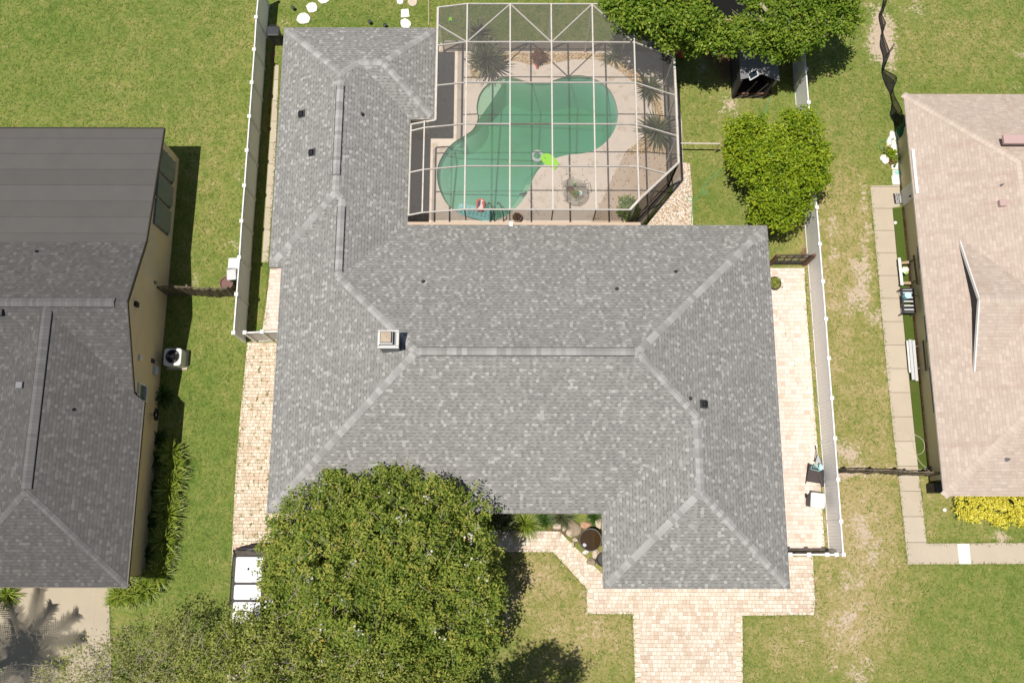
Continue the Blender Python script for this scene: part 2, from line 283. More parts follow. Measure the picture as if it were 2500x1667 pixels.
# ------------------------------------------------------------------ mesh helpers
class MB:
    def __init__(s): s.v = []; s.f = []; s.uv = {}; s.var = {}
    def face(s, pts, uv=None, var=None):
        i = len(s.v); s.v += [tuple(p) for p in pts]; s.f.append(tuple(range(i, i + len(pts))))
        if uv is not None: s.uv[len(s.f) - 1] = uv
        if var is not None: s.var[len(s.f) - 1] = var
        return s
    def mesh(s, vs, fs):
        i = len(s.v); s.v += [tuple(p) for p in vs]; s.f += [tuple(k + i for k in f) for f in fs]; return s
    def box(s, c, d, rz=0.0, mat=None):
        x, y, z = d[0] / 2, d[1] / 2, d[2] / 2; m = mat or Matrix.Rotation(rz, 3, 'Z'); c = Vector(c)
        vs = [c + m @ Vector(p) for p in ((-x, -y, -z), (x, -y, -z), (x, y, -z), (-x, y, -z), (-x, -y, z), (x, -y, z), (x, y, z), (-x, y, z))]
        return s.mesh(vs, [(0, 3, 2, 1), (4, 5, 6, 7), (0, 1, 5, 4), (1, 2, 6, 5), (2, 3, 7, 6), (3, 0, 4, 7)])
    def bar(s, a, b, wd, h=None, up=(0, 0, 1)):
        a, b = Vector(a), Vector(b); d = b - a; L = d.length
        if L < 1e-6: return s
        y = d / L; x = y.cross(Vector(up))
        if x.length < 1e-4: x = y.cross(Vector((1, 0, 0)))
        x.normalize(); z = x.cross(y)
        return s.box((a + b) / 2, (wd, L, h or wd), mat=Matrix((x, y, z)).transposed())
    def prism(s, poly, z0, z1):
        n = len(poly); a = sum(poly[i][0] * poly[(i + 1) % n][1] - poly[(i + 1) % n][0] * poly[i][1] for i in range(n))
        if a < 0: poly = poly[::-1]
        vs = [(p[0], p[1], z0) for p in poly] + [(p[0], p[1], z1) for p in poly]
        return s.mesh(vs, [tuple(range(n, 2 * n)), tuple(range(n - 1, -1, -1))] + [(i, (i + 1) % n, n + (i + 1) % n, n + i) for i in range(n)])
    def tube(s, pts, r, n=6):
        pts = [Vector(p) for p in pts]; rs = r if isinstance(r, (list, tuple)) else [r] * len(pts); vs = []; fs = []
        for i, p in enumerate(pts):
            d = (pts[min(i + 1, len(pts) - 1)] - pts[max(i - 1, 0)]).normalized()
            x = d.cross(Vector((0, 0, 1)));
            if x.length < 1e-3: x = Vector((1, 0, 0))
            x.normalize(); y = d.cross(x)
            vs += [p + (x * math.cos(k * 2 * math.pi / n) + y * math.sin(k * 2 * math.pi / n)) * rs[i] for k in range(n)]
        for i in range(len(pts) - 1):
            for k in range(n): fs.append((i * n + k, i * n + (k + 1) % n, (i + 1) * n + (k + 1) % n, (i + 1) * n + k))
        fs.append(tuple(range(n))[::-1]); fs.append(tuple((len(pts) - 1) * n + k for k in range(n)))
        return s.mesh(vs, fs)
    def lathe(s, prof, c, n=20, sx=1.0, sy=1.0, cap=False):
        c = Vector(c); vs = []; fs = []
        for r, z in prof: vs += [c + Vector((r * sx * math.cos(k * 2 * math.pi / n), r * sy * math.sin(k * 2 * math.pi / n), z)) for k in range(n)]
        for i in range(len(prof) - 1):
            for k in range(n): fs.append((i * n + k, i * n + (k + 1) % n, (i + 1) * n + (k + 1) % n, (i + 1) * n + k))
        if cap and prof[0][0] > 1e-4: fs.append(tuple(range(n))[::-1])
        if cap and prof[-1][0] > 1e-4: fs.append(tuple((len(prof) - 1) * n + k for k in range(n)))
        return s.mesh(vs, fs)
    def blob(s, c, r, seed=0, rough=.2, n=10, m=7, flat=0.0):
        rn = random.Random(seed); c = Vector(c); vs = []; fs = []
        ph = [rn.uniform(0, 6.28) for _ in range(6)]
        for i in range(m + 1):
            t = math.pi * i / m
            for k in range(n):
                a = 2 * math.pi * k / n
                q = 1 + rough * (.5 * math.sin(2 * a + ph[0] + t) + .35 * math.sin(3 * a + ph[1] - 2 * t) + .3 * math.sin(5 * t + ph[2] + a)) + rn.uniform(-.3, .3) * rough * (0 < i < m)
                zz = math.cos(t) * r[2] * q
                vs.append(c + Vector((math.sin(t) * math.cos(a) * r[0] * q, math.sin(t) * math.sin(a) * r[1] * q, max(zz, -r[2] * (1 - flat)))))
        for i in range(m):
            for k in range(n): fs.append((i * n + k, (i + 1) * n + k, (i + 1) * n + (k + 1) % n, i * n + (k + 1) % n))
        return s.mesh(vs, fs)
    def build(s, name, mat, parent=None, smooth=False, bevel=0.0, local=False, seg=2):
        off = Vector((0, 0, 0))
        if parent is not None and not local:
            r = parent
            while r.parent: r = r.parent
            off = Vector(r.location)
        me = bpy.data.meshes.new(name); me.from_pydata([(p[0] - off.x, p[1] - off.y, p[2] - off.z) for p in s.v], [], s.f)
        if s.uv:
            l = me.uv_layers.new(name="UVMap")
            for fi, uv in s.uv.items():
                for li, q in zip(me.polygons[fi].loop_indices, uv): l.data[li].uv = q
        if s.var:
            a = me.attributes.new('var', 'FLOAT', 'FACE')
            for fi, q in s.var.items(): a.data[fi].value = q
        me.validate()
        o = bpy.data.objects.new(name, me); sc.collection.objects.link(o); me.materials.append(M[mat] if isinstance(mat, str) else mat)
        if parent is not None: o.parent = parent
        if smooth:
            for q in me.polygons: q.use_smooth = True
        if bevel:
            b = o.modifiers.new('bevel', 'BEVEL'); b.width = bevel; b.segments = seg; b.limit_method = 'ANGLE'; b.angle_limit = R(40)
        return o
def thing(name, label, cat, loc=(0, 0, 0), group=None, rz=0.0):
    o = bpy.data.objects.new(name, None); sc.collection.objects.link(o); o.location = loc; o.rotation_euler = (0, 0, rz); o.empty_display_size = .2
    o['label'] = label; o['category'] = cat
    if group: o['group'] = group
    return o
def tag(o, label, cat, group=None, kind=None):
    o['label'] = label; o['category'] = cat
    if group: o['group'] = group
    if kind: o['kind'] = kind
    return o
def struct(o, label=None):
    o['kind'] = 'structure'
    if label: o['label'] = label
    return o
def copy_tree(o, parent=None):
    c = o.copy(); sc.collection.objects.link(c)
    if parent is not None: c.parent = parent
    for ch in [q for q in bpy.data.objects if q.parent == o]: copy_tree(ch, c)
    return c
def clone(o, loc, rz, label, scale=1.0):
    c = copy_tree(o); c.location = loc; c.rotation_euler = (0, 0, rz); c.scale = (scale,) * 3; c['label'] = label
    return c
def raw_mesh(name, V, F, mat, parent=None, var=None, smooth=False):
    """numpy vertices and faces of one size"""
    off = np.zeros(3)
    if parent is not None:
        r = parent
        while r.parent: r = r.parent
        off = np.array(r.location)
    V = np.asarray(V, dtype=np.float32) - off.astype(np.float32); F = np.asarray(F, dtype=np.int32); k = F.shape[1]
    me = bpy.data.meshes.new(name); me.vertices.add(len(V)); me.vertices.foreach_set('co', V.ravel())
    me.loops.add(F.size); me.loops.foreach_set('vertex_index', F.ravel())
    me.polygons.add(len(F)); me.polygons.foreach_set('loop_start', np.arange(0, F.size, k, dtype=np.int32)); me.polygons.foreach_set('loop_total', np.full(len(F), k, dtype=np.int32))
    me.update(calc_edges=True)
    if var is not None:
        a = me.attributes.new('var', 'FLOAT', 'FACE'); a.data.foreach_set('value', np.asarray(var, dtype=np.float32))
    o = bpy.data.objects.new(name, me); sc.collection.objects.link(o); me.materials.append(M[mat])
    if parent is not None: o.parent = parent
    return o
def inpoly(x, y, poly):
    c = False; n = len(poly); j = n - 1
    for i in range(n):
        if (poly[i][1] > y) != (poly[j][1] > y) and x < (poly[j][0] - poly[i][0]) * (y - poly[i][1]) / (poly[j][1] - poly[i][1]) + poly[i][0]: c = not c
        j = i
    return c
def spline(pts, n=6, closed=False):
    out = []; N = len(pts); rng = range(N if closed else N - 1)
    for i in rng:
        g = lambda k: Vector(pts[k % N] if closed else pts[min(max(k, 0), N - 1)])
        a, b, c, d = g(i - 1), g(i), g(i + 1), g(i + 2)
        for k in range(n):
            t = k / n; out.append(.5 * ((2 * b) + (c - a) * t + (2 * a - 5 * b + 4 * c - d) * t * t + (3 * b - a - 3 * c + d) * t ** 3))
    if not closed: out.append(Vector(pts[-1]))
    return out
# ================================================================== ground, lawns
POOL = [(1165,292),(1162,268),(1165,244),(1174,223),(1191,205.5),(1214.5,193),(1238,188.5),(1262,192.5),(1288,199.5),(1316,202),(1345,198.5),(1370,190.5),(1396,185),(1423,185),(1450,192),(1476,206.5),(1494.5,228),(1506,256),(1509.5,283),(1505,310),(1491.5,336),(1470.5,357.5),(1446,372),(1417,378.5),(1387,381),(1357,389),(1332,402),(1316,417),(1304,436),(1298,452),(1286,478),(1266,505),(1238,528),(1208.5,540),(1179,542),(1149,535.5),(1119,523),(1095,505.5),(1077.5,479),(1067,446),(1066,416),(1073,392),(1089,365.5),(1110,346),(1134,331),(1153,317)]
pool_w = PP(POOL, 0.0)
def lin(a, b, n): return [a + (b - a) * i / n for i in range(n)]
gx = [-900, -300, -90, -45] + lin(-31, 31, 248) + [31, 45, 90, 300, 900]
gy = [-900, -300, -90, -30] + lin(-11, 31, 168) + [31, 45, 90, 300, 900]
BARE = [(2108,478,12,36,.62),(2122,560,13,26,.58),(2030,545,18,30,.5),(2112,612,10,26,.5),(2035,620,16,24,.45),(2085,642,12,16,.5),(2112,672,17,34,.72),(2095,722,22,34,.42),(2075,745,40,30,.35),(2140,780,20,25,.5),
        (2150,60,30,60,.72),(2165,130,26,50,.62),(2130,120,22,30,.45),(2235,25,34,24,.5),(2490,135,16,12,.6),(2480,200,20,30,.3),(2075,1115,55,22,.5),(2085,1153,70,10,.75),(2050,1090,30,18,.5),(2090,1260,24,30,.3),
        (2110,1300,36,40,.38),(2135,1350,16,26,.55),(2080,1420,40,36,.42),(2060,1520,40,44,.42),(2090,1640,50,40,.4),(2445,1316,20,26,.7),(1240,1440,20,36,.35),(1245,1500,24,40,.38),(1420,1560,40,40,.2),(1560,1600,26,60,.2),(420,40,26,22,.3),(395,270,18,22,.2),(582,420,12,30,.4),(575,600,14,26,.5),(475,690,18,26,.5),(640,120,14,50,.5),(1775,250,24,30,.55),(1718,170,20,36,.5),(1800,300,18,40,.45),(1985,310,26,20,.45),(1700,370,40,20,.35),(690,60,14,16,.4),(2195,870,10,40,.2),(2220,1000,9,60,.35),(2260,335,30,24,.2),(2215,420,20,30,.2),(2020,130,40,20,.2)]
DRY = [(2050,700,120,330,1.0),(2080,1330,130,210,1.1),(2090,1560,80,110,.6),(1420,1540,170,150,.95),(1300,1400,70,60,.7),(2330,80,160,120,.45),(1900,1560,110,110,.62),(2400,1560,200,120,.12),(2330,1260,90,60,.55),(480,80,160,90,.15),(520,430,60,220,.32),(150,80,150,80,-.15),(250,240,220,40,.0),(480,1200,60,300,-.30),(470,900,50,160,.05),(1750,300,120,120,.3),(1760,480,70,60,.1),(860,40,150,40,-.15),(2200,1080,60,200,.4),(2300,1450,200,70,-.1),(350,1500,130,80,.1),(520,1000,50,60,.0)]
SOIL = [(664,150,12,160,.55),(650,400,10,180,.4),(640,650,12,160,.45),(1975,560,20,60,.7),(1960,628,50,14,.75),(1770,120,60,60,.7),(1600,110,80,70,.5),(1350,1290,60,18,.5),(1400,1310,50,40,.45),(1440,1350,40,40,.3),(1120,1300,80,30,.6),(800,1480,180,160,.55),(360,1200,36,260,.6),(1000,1600,150,80,.4),(1850,190,90,60,.6),(2190,310,12,90,.4),(1800,30,150,40,.8),(1900,600,40,20,.3)]
def field(L, z=0):
    out = []
    for (u, v, a, b, k) in L:
        c = P(u, v, z); ra = (P(u + a, v, z) - c).length; rb = (P(u, v + b, z) - c).length; out.append((c.x, c.y, ra, rb, k))
    return out
fb, fd, fs_ = field(BARE), field(DRY), field(SOIL)
GX, GY = np.meshgrid(np.array(gx), np.array(gy)); nx, ny = len(gx), len(gy)
def evalf(L):
    a = np.zeros_like(GX)
    for (x, y, ra, rb, k) in L: a += k * np.exp(-(((GX - x) / ra) ** 2 + ((GY - y) / rb) ** 2) * .8)
    return a
pb = (min(p.x for p in pool_w) - .1, max(p.x for p in pool_w) + .1, min(p.y for p in pool_w) - .1, max(p.y for p in pool_w) + .1)
rng = np.random.RandomState(3)
ZZ = np.where((abs(GX) < 32) & (GY > -12) & (GY < 32), rng.rand(*GX.shape) * .012 - .012, -.006)
gv = np.stack([GX.ravel(), GY.ravel(), ZZ.ravel()], 1)
I = np.arange(nx * ny).reshape(ny, nx)
gf = np.stack([I[:-1, :-1], I[:-1, 1:], I[1:, 1:], I[1:, :-1]], -1).reshape(-1, 4)
cx = (GX[:-1, :-1] + GX[1:, 1:]).ravel() / 2; cy = (GY[:-1, :-1] + GY[1:, 1:]).ravel() / 2
keep = ~((cx > pb[0] - .2) & (cx < pb[1] + .2) & (cy > pb[2] - .2) & (cy < pb[3] + .2))
ground = raw_mesh('ground', gv, gf[keep], 'lawn')
for nme, L in (('bare', fb), ('dry', fd), ('soil', fs_)):
    a = ground.data.attributes.new(nme, 'FLOAT', 'POINT'); a.data.foreach_set('value', evalf(L).ravel().astype(np.float32))
struct(ground, "patchy green and straw lawn around the houses")

def sheet(name, px, mat, z1, z0=-.05, label=None):
    o = MB().prism(PP(px), z0, z1).build(name, mat); struct(o, label); return o
# pavings: each about 4 mm or more above the next
sheet('path', [(693,655),(660,655),(648,760),(641,806),(690,806)], 'paver_side', .030, label="cream paved pad between the left white fence and the grey house")
MBp = MB()
sheet('driveway', [(604,836),(598,905),(588,1000),(580,1100),(573,1200),(569,1290),(565,1400),(560,1560),(552,1720),(720,1720),(720,1560),(730,1335),(730,1180),(700,836)], 'paver_weedy', .034, label="weedy cream paver strip running past the left side of the grey house")
sheet('path', [(731,1240),(731,1347),(1350,1347),(1432,1436),(1432,1498),(1545,1498),(1552,1720),(1814,1720),(1812,1502),(1986,1500),(1990,1470),(1984,1358),(1850,1358),(1700,1360),(1520,1420),(1478,1408),(1462,1392),(1377,1308),(1368,1297),(1180,1293),(1000,1292)], 'paver', .030, label="cream paver walk and front drive of the grey house")
sheet('path', [(1850,655),(1963,655),(1969,760),(1985,960),(2001,1160),(2014,1344),(1850,1344)], 'paver_side', .030, label="cream paved side yard along the right white fence")
sheet('path', [(672,160),(681,160),(672,400),(655,640),(640,640),(655,400)], 'concrete', .02, label="pale concrete strip along the west wall of the grey house")
sheet('path', [(2124,454),(2196,453),(2196,505),(2178,508),(2190,640),(2218,920),(2236,1100),(2262,1326),(2640,1324),(2640,1375),(2216,1377),(2196,1190),(2180,1050),(2164,900),(2146,700)], 'concrete', .03, label="pale concrete walk along the pink roofed house")
sheet('path', [(2176,430),(2197,430),(2198,452),(2179,452)], 'stone_white', .02)
sheet('driveway', [(-160,1380),(262,1380),(268,1500),(276,1720),(-160,1720)], 'drive', .03, label="worn concrete drive of the left house")
# border courses on the front walk
def strip(name, px, wdt, z, mat, inward=1, parent=None):
    pts = PP(px, 0); mb = MB(); L = 0.0
    for i in range(len(pts) - 1):
        a, b = pts[i], pts[i + 1]; d = (b - a); l = d.length; d /= l; n = Vector((-d.y, d.x, 0)) * wdt * inward
        q = [a, b, b + n, a + n]; q = [Vector((p.x, p.y, z)) for p in q]; uv = [(L, 2.5), (L + l, 2.5), (L + l, 2.7), (L, 2.7)]
        if inward < 0: q = q[::-1]; uv = uv[::-1]
        mb.face(q, uv=uv); L += l
    return struct(mb.build(name, mat, parent))
strip('path', [(1352,1346),(1434,1437)], .22, .036, 'border')
strip('path', [(1377,1309),(1462,1393)], .22, .036, 'border', -1)
strip('path', [(1435,1438),(1435,1496)], .22, .036, 'border')
strip('path', [(1547,1500),(1554,1720)], .22, .036, 'border')
strip('path', [(1810,1720),(1809,1503)], .22, .036, 'border')
# artificial turf strip, brick edging
tb = MB().prism(PP([(2179,509),(2203,507),(2215,640),(2243,920),(2259,1080),(2266,1143),(2241,1144),(2236,1092),(2218,915),(2190,632)]), -.05, .024).build('turf', 'turf')
tag(struct(tb), "olive green artificial turf strip beside the pale concrete walk", "artificial turf")
be = thing('brick_edging', "low red brick edging between turf strip and olive wall", "edging", P(2240, 850))
pts = [P(2204, 507), P(2216, 640), P(2230, 780), P(2245, 920), P(2260, 1075), P(2267, 1140)]
mb = MB()
for a, b in zip(pts[:-1], pts[1:]): mb.bar(a + Vector((.03, 0, .05)), b + Vector((.03, 0, .05)), .11, .12)
mb.build('bricks', 'brick', be)
# gravel corner outside the cage and planting beds
sheet('gravel', [(1575,560),(1692,560),(1690,470),(1684,400),(1664,396),(1640,470),(1610,500)], 'gravel_pale', .012, label="pale crushed stone bed outside the cut corner of the pool cage")

# ================================================================== pool
deck_px = [(1073,112),(1640,112),(1664,300),(1668,420),(1560,556),(990,556),(990,300),(1066,300)]
def tri_fill(name, outer, holes, z, mat, parent=None, depth=None):
    bm = bmesh.new()
    loops = [outer] + holes
    es = []
    for L in loops:
        vs = [bm.verts.new((p[0], p[1], z if depth is None else depth(p))) for p in L]
        for i in range(len(vs)): es.append(bm.edges.new((vs[i], vs[(i + 1) % len(vs)])))
    bmesh.ops.triangle_fill(bm, use_beauty=True, use_dissolve=False, edges=es)
    bmesh.ops.recalc_face_normals(bm, faces=bm.faces)
    if bm.faces and sum(f.normal.z for f in bm.faces) < 0: bmesh.ops.reverse_faces(bm, faces=bm.faces)
    off = Vector((0, 0, 0))
    if parent is not None: off = parent.location
    for v in bm.verts: v.co -= Vector(off)
    me = bpy.data.meshes.new(name); bm.to_mesh(me); bm.free()
    o = bpy.data.objects.new(name, me); sc.collection.objects.link(o); me.materials.append(M[mat])
    if parent is not None: o.parent = parent
    return o
pool_s = spline(pool_w, 3, True)
cen = Vector((sum(p.x for p in pool_s) / len(pool_s), sum(p.y for p in pool_s) / len(pool_s), 0))
def grow(L, d):
    out = []; n = len(L)
    for i in range(n):
        t = (L[(i + 1) % n] - L[i - 1]).normalized(); nn = Vector((t.y, -t.x, 0))
        out.append(L[i] + nn * d)
    return out
area = sum(pool_s[i].x * pool_s[(i + 1) % len(pool_s)].y - pool_s[(i + 1) % len(pool_s)].x * pool_s[i].y for i in range(len(pool_s)))
sg = 1 if area > 0 else -1
cop_out = grow(pool_s, .30 * sg)
deck = struct(tri_fill('pool_deck', PP(deck_px), [[tuple(p) for p in grow(pool_s, .02 * sg)]], .05, 'deck'), "tan concrete pool deck inside the screen cage")
sk = MB(); dk = PP(deck_px)
for i in range(len(dk)): a, b = dk[i], dk[(i + 1) % len(dk)]; sk.face([(a.x, a.y, -.2), (b.x, b.y, -.2), (b.x, b.y, .05), (a.x, a.y, .05)])
struct(sk.build('pool_deck', 'deck'))
pool = thing('swimming_pool', "kidney shaped swimming pool of murky green water inside the screen cage", "swimming pool", (cen.x, cen.y, 0))
def depth(p):
    t = ((p[0] - pool_w[38].x) * .55 + (p[1] - pool_w[38].y) * .83) / 9.0
    return -(.42 + 2.05 * max(0, min(1, t * 1.05)))
bw = MB(); n = len(pool_s); cove = grow(pool_s, -.55 * sg); lip = grow(pool_s, -.02 * sg)
for i in range(n):
    k_ = (i + 1) % n; a, b, c_, d_ = pool_s[i], pool_s[k_], cove[i], cove[k_]; bw.face([(a.x, a.y, -.32), (b.x, b.y, -.32), (b.x, b.y, .045), (a.x, a.y, .045)])
    bw.face([(c_.x, c_.y, depth(c_)), (d_.x, d_.y, depth(d_)), (b.x, b.y, -.32), (a.x, a.y, -.32)])
bw.build('basin_wall', 'plaster', pool)
tri_fill('basin_floor', [tuple(p) for p in cove], [], -1, 'plaster', pool, depth)
cb = MB()
ci = grow(pool_s, -.03 * sg)
for i in range(n):
    j = (i + 1) % n; cb.face([(ci[i].x, ci[i].y, .062), (ci[j].x, ci[j].y, .062), (cop_out[j].x, cop_out[j].y, .056), (cop_out[i].x, cop_out[i].y, .056)] if sg < 0 else [(cop_out[i].x, cop_out[i].y, .056), (cop_out[j].x, cop_out[j].y, .056), (ci[j].x, ci[j].y, .062), (ci[i].x, ci[i].y, .062)])
    cb.face([(ci[i].x, ci[i].y, -.12), (ci[j].x, ci[j].y, -.12), (ci[j].x, ci[j].y, .062), (ci[i].x, ci[i].y, .062)])
cb.build('coping', 'deck', pool)
WL = -.09
top = [(p.x, p.y) for p in pool_s]
wb = MB().prism([(p.x, p.y) for p in grow(pool_s, .01 * sg)], -2.6, WL); wb.build('water', 'water', pool)
MB().prism(PP([(1165,293),(1161,268),(1165,244),(1174,222),(1191,204),(1214.5,191.5),(1236,187),(1200,244)]), -1.2, -.17).build('step', 'plaster_shelf', pool)
MB().prism(PP([(1304,440),(1298,453),(1287,479),(1267,506),(1240,529),(1215,540),(1248,500),(1272,470),(1283,445)]), -1.2, -.42).build('step', 'plaster_shelf', pool)
# beds and the older slab
sheet('gravel', [(1150,138),(1236,130),(1470,131),(1520,150),(1575,190),(1612,240),(1622,300),(1622,372),(1540,380),(1526,372),(1560,345),(1590,310),(1600,280),(1588,250),(1560,215),(1532,192),(1500,168),(1470,150),(1440,146),(1400,147),(1355,156),(1320,162),(1290,159),(1262,151),(1244,152),(1225,172),(1170,195),(1148,192)], 'gravel', .06, .0, "tan stone bed along the far edge of the pool deck")
sheet('pool_deck', [(1437,556),(1455,520),(1500,425),(1526,374),(1600,350),(1664,346),(1666,420),(1560,552)], 'deck_old', .058, .0, "browner worn corner of the pool deck")
MB().prism(PP([(1075,108),(1640,108),(1640,127),(1075,127)]), -.1, .10).build('pool_deck', 'kerb')['kind'] = 'structure'

# ================================================================== screen cage over the pool
ZC = 4.15
cg = thing('pool_cage', "white framed screen cage over the kidney shaped pool", "pool enclosure", (P(1300, 330).x, P(1300, 330).y, 0))
xW = P(1003, 324, 3.45).x; x1 = P(1036, 316, 3.75).x; xN = P(1067, 113, 3.88).x; x2 = P(1137, 306, ZC).x
x3, x4, x5, x6 = (P(q, 304, ZC).x for q in (1245, 1348, 1451, 1554)); xE = P(1656, 380, 3.0).x
rows = [P(1300, v, ZC).y for v in (10.5, 103.5, 202, 303, 406, 512)]
rows[5] = max(rows[5], 14.02)
def zr(x):
    K = [(xW, 3.42), (x1, 3.75), (x2, ZC), (x6, ZC), (xE, 2.95)]
    for (a, za), (b, zb) in zip(K[:-1], K[1:]):
        if x <= b: return za + (zb - za) * max(0, (x - a) / (b - a))
    return K[-1][1]
yC = P(1657, 398, 2.95).y; xC = P(1538, 513, ZC).x               # the cut corner runs from (xE, yC) to (xC, rows[5])
yNotch = P(1035, 300, 3.6).y
def east(y): return xE if y >= yC else xC + (xE - xC) * (y - rows[5]) / (yC - rows[5])
def west(y): return xN if y > yNotch else xW
xs_all = [xW, x1, xN, x2, x3, x4, x5, x6, xE]
def rowpts(y):
    a, b = west(y), east(y); L = [a] + [q for q in xs_all if a + .05 < q < b - .05] + [b]
    return [Vector((q, y, zr(q))) for q in L]
BW = .052
for i, y in enumerate(rows):
    pts = rowpts(y)
    for j, (a, b) in enumerate(zip(pts[:-1], pts[1:])): MB().bar(a, b, BW, .07).build('purlin', 'wood_grey' if i == 3 and abs(a.x - x3) < .02 else 'cage', cg)
for x in (x1, x2, x3, x4, x5, x6):
    y0 = rows[5]; y1 = rows[0] if x >= xN else yNotch
    if x > xC: y0 = rows[5] + (x - xC) * (yC - rows[5]) / (xE - xC)
    MB().bar((x, y0, zr(x) + .02), (x, y1, zr(x) + .02), .060, .10).build('rafter', 'cage', cg)
eb = MB(); eb.bar((xE, yC, zr(xE)), (xE, rows[0], zr(xE)), .1, .1); eb.build('eave_rail', 'cage', cg)
MB().bar((xE, yC, zr(xE)), (x6 + .05, rows[5] + (x6 + .05 - xC) * (yC - rows[5]) / (xE - xC), ZC), .1, .1).bar((x6 + .05, rows[5] + (x6 + .05 - xC) * (yC - rows[5]) / (xE - xC), ZC), (xC, rows[5], ZC), .1, .1).build('eave_rail', 'cage', cg)
MB().bar((xN, rows[0], zr(xN)), (xN, yNotch, zr(xN)), .09, .09).build('eave_rail', 'cage', cg)
MB().bar((xW, yNotch, 3.42), (xW, rows[5], 3.42), .07, .07).bar((xW, yNotch, 3.42), (xN, yNotch, zr(xN)), .07, .07).build('eave_rail', 'cage', cg)
n3, n4 = rows[1], rows[0]
for a, b in (((x2, n3), (x3, n4)), ((x3, n4), (x4, n3)), ((x4, n3), (x5, n4)), ((x5, n4), (x6, n3)), ((x2, n3), (xN, n4 - .45 * (n4 - n3)))):
    MB().bar((a[0], a[1], zr(a[0]) - .01), (b[0], b[1], zr(b[0]) - .01), .055, .055).build('diagonal_brace', 'cage', cg)
sr = MB()
for ya, yb in zip(rows[:-1], rows[1:]):
    A, B = rowpts(ya), rowpts(yb)
    xsv = sorted(set([q.x for q in A] + [q.x for q in B])); lo = max(west(ya), west((ya + yb) / 2)); hi = min(east(ya), east(yb))
    xsv = [q for q in xsv if lo - .01 <= q <= hi + .01]
    for a, b in zip(xsv[:-1], xsv[1:]): sr.face([(a, yb, zr(a) + .036), (b, yb, zr(b) + .036), (b, ya, zr(b) + .036), (a, ya, zr(a) + .036)])
    if east(yb) < east(ya) - .01:
        sr.face([(hi, yb, zr(hi) + .036), (xE, yC, zr(xE) + .036) if ya > yC else (east(ya), ya, zr(east(ya)) + .036), (east(ya), ya, zr(east(ya)) + .036), (hi, ya, zr(hi) + .036)])
sr.face([(xW, rows[3], 3.46), (xN, rows[3], zr(xN) + .036), (xN, yNotch, zr(xN) + .036), (xW, yNotch, 3.46)])
sr.build('roof_screen', 'screen_roof', cg)
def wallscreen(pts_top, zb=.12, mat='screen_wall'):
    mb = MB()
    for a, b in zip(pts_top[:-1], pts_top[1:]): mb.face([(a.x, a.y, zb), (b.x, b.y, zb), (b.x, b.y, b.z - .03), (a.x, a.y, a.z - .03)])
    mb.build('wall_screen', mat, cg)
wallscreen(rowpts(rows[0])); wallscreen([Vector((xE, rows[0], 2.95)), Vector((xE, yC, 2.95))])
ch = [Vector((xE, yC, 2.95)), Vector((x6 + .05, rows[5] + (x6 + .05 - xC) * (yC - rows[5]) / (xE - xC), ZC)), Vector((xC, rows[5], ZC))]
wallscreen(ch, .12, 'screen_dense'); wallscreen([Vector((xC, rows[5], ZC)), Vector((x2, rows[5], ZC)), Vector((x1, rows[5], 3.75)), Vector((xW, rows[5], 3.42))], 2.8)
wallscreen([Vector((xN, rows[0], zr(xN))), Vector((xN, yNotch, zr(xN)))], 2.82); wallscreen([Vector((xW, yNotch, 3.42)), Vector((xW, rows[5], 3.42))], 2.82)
def post(x, y, z, m='cage', s=.07): MB().box((x, y, z / 2), (s, s, z)).build('post', m, cg)
for q in rowpts(rows[0]): post(q.x, q.y, q.z - .04)
for y in rows[1:4] + [yC]: post(xE, y, 2.92)
for t in (.0, .45, .9): q = ch[0].lerp(ch[2], t); post(q.x, q.y, (2.9 if t == 0 else 3.4 if t < .5 else 4.0))
MB().bar((xN, rows[0], 1.0), (xE, rows[0], 1.0), .05, .05).build('chair_rail', 'cage', cg)
MB().bar((xE, rows[0], 1.0), (xE, yC, 1.0), .05, .05).bar((xE, yC, 1.0), (xC, rows[5], 1.0), .05, .05).build('chair_rail', 'dark_metal', cg)
MB().bar((xE, rows[0], .1), (xE, yC, .1), .06, .2).bar((xE, yC, .1), (xC, rows[5], .1), .06, .2).build('kick_plate', 'dark_metal', cg)
for x in (x1, x2, x3, x4, x5, x6 - .6): MB().bar((x, rows[5], 2.86), (x, rows[5], zr(x)), .05, .05).build('post', 'dark_metal', cg)

# ================================================================== roofs
def rface(mb, pts):
    pts = [Vector(p) for p in pts]; nrm = Vector((0, 0, 0))
    for i in range(len(pts)): a, b = pts[i], pts[(i + 1) % len(pts)]; nrm += a.cross(b)
    if nrm.z < 0: pts = pts[::-1]; nrm = -nrm
    nrm.normalize(); al = Vector((0, 0, 1)).cross(nrm)
    al = al.normalized() if al.length > 1e-4 else Vector((1, 0, 0)); up = nrm.cross(al)
    mb.face(pts, uv=[(p.dot(al), p.dot(up)) for p in pts])
def caps(mb, A, B, drop, wd=.30, rise=.028, rise0=.012):
    A, B = Vector(A), Vector(B); d = B - A; L = d.length; h = Vector((d.x, d.y, 0)).normalized(); s = Vector((-h.y, h.x, 0)) * wd / 2; dz = Vector((0, 0, drop * wd / 2))
    u0 = random.uniform(0, 50)
    for sgn in (1, -1):
        a0, b0 = A + Vector((0, 0, rise)), B + Vector((0, 0, rise)); a1, b1 = A + s * sgn - dz + Vector((0, 0, rise0)), B + s * sgn - dz + Vector((0, 0, rise0))
        q = [a0, b0, b1, a1]; uv = [(u0, 2.5), (u0 + L, 2.5), (u0 + L, 2.35), (u0, 2.35)]
        if sgn > 0: q = q[::-1]; uv = uv[::-1]
        mb.face(q, uv=uv)
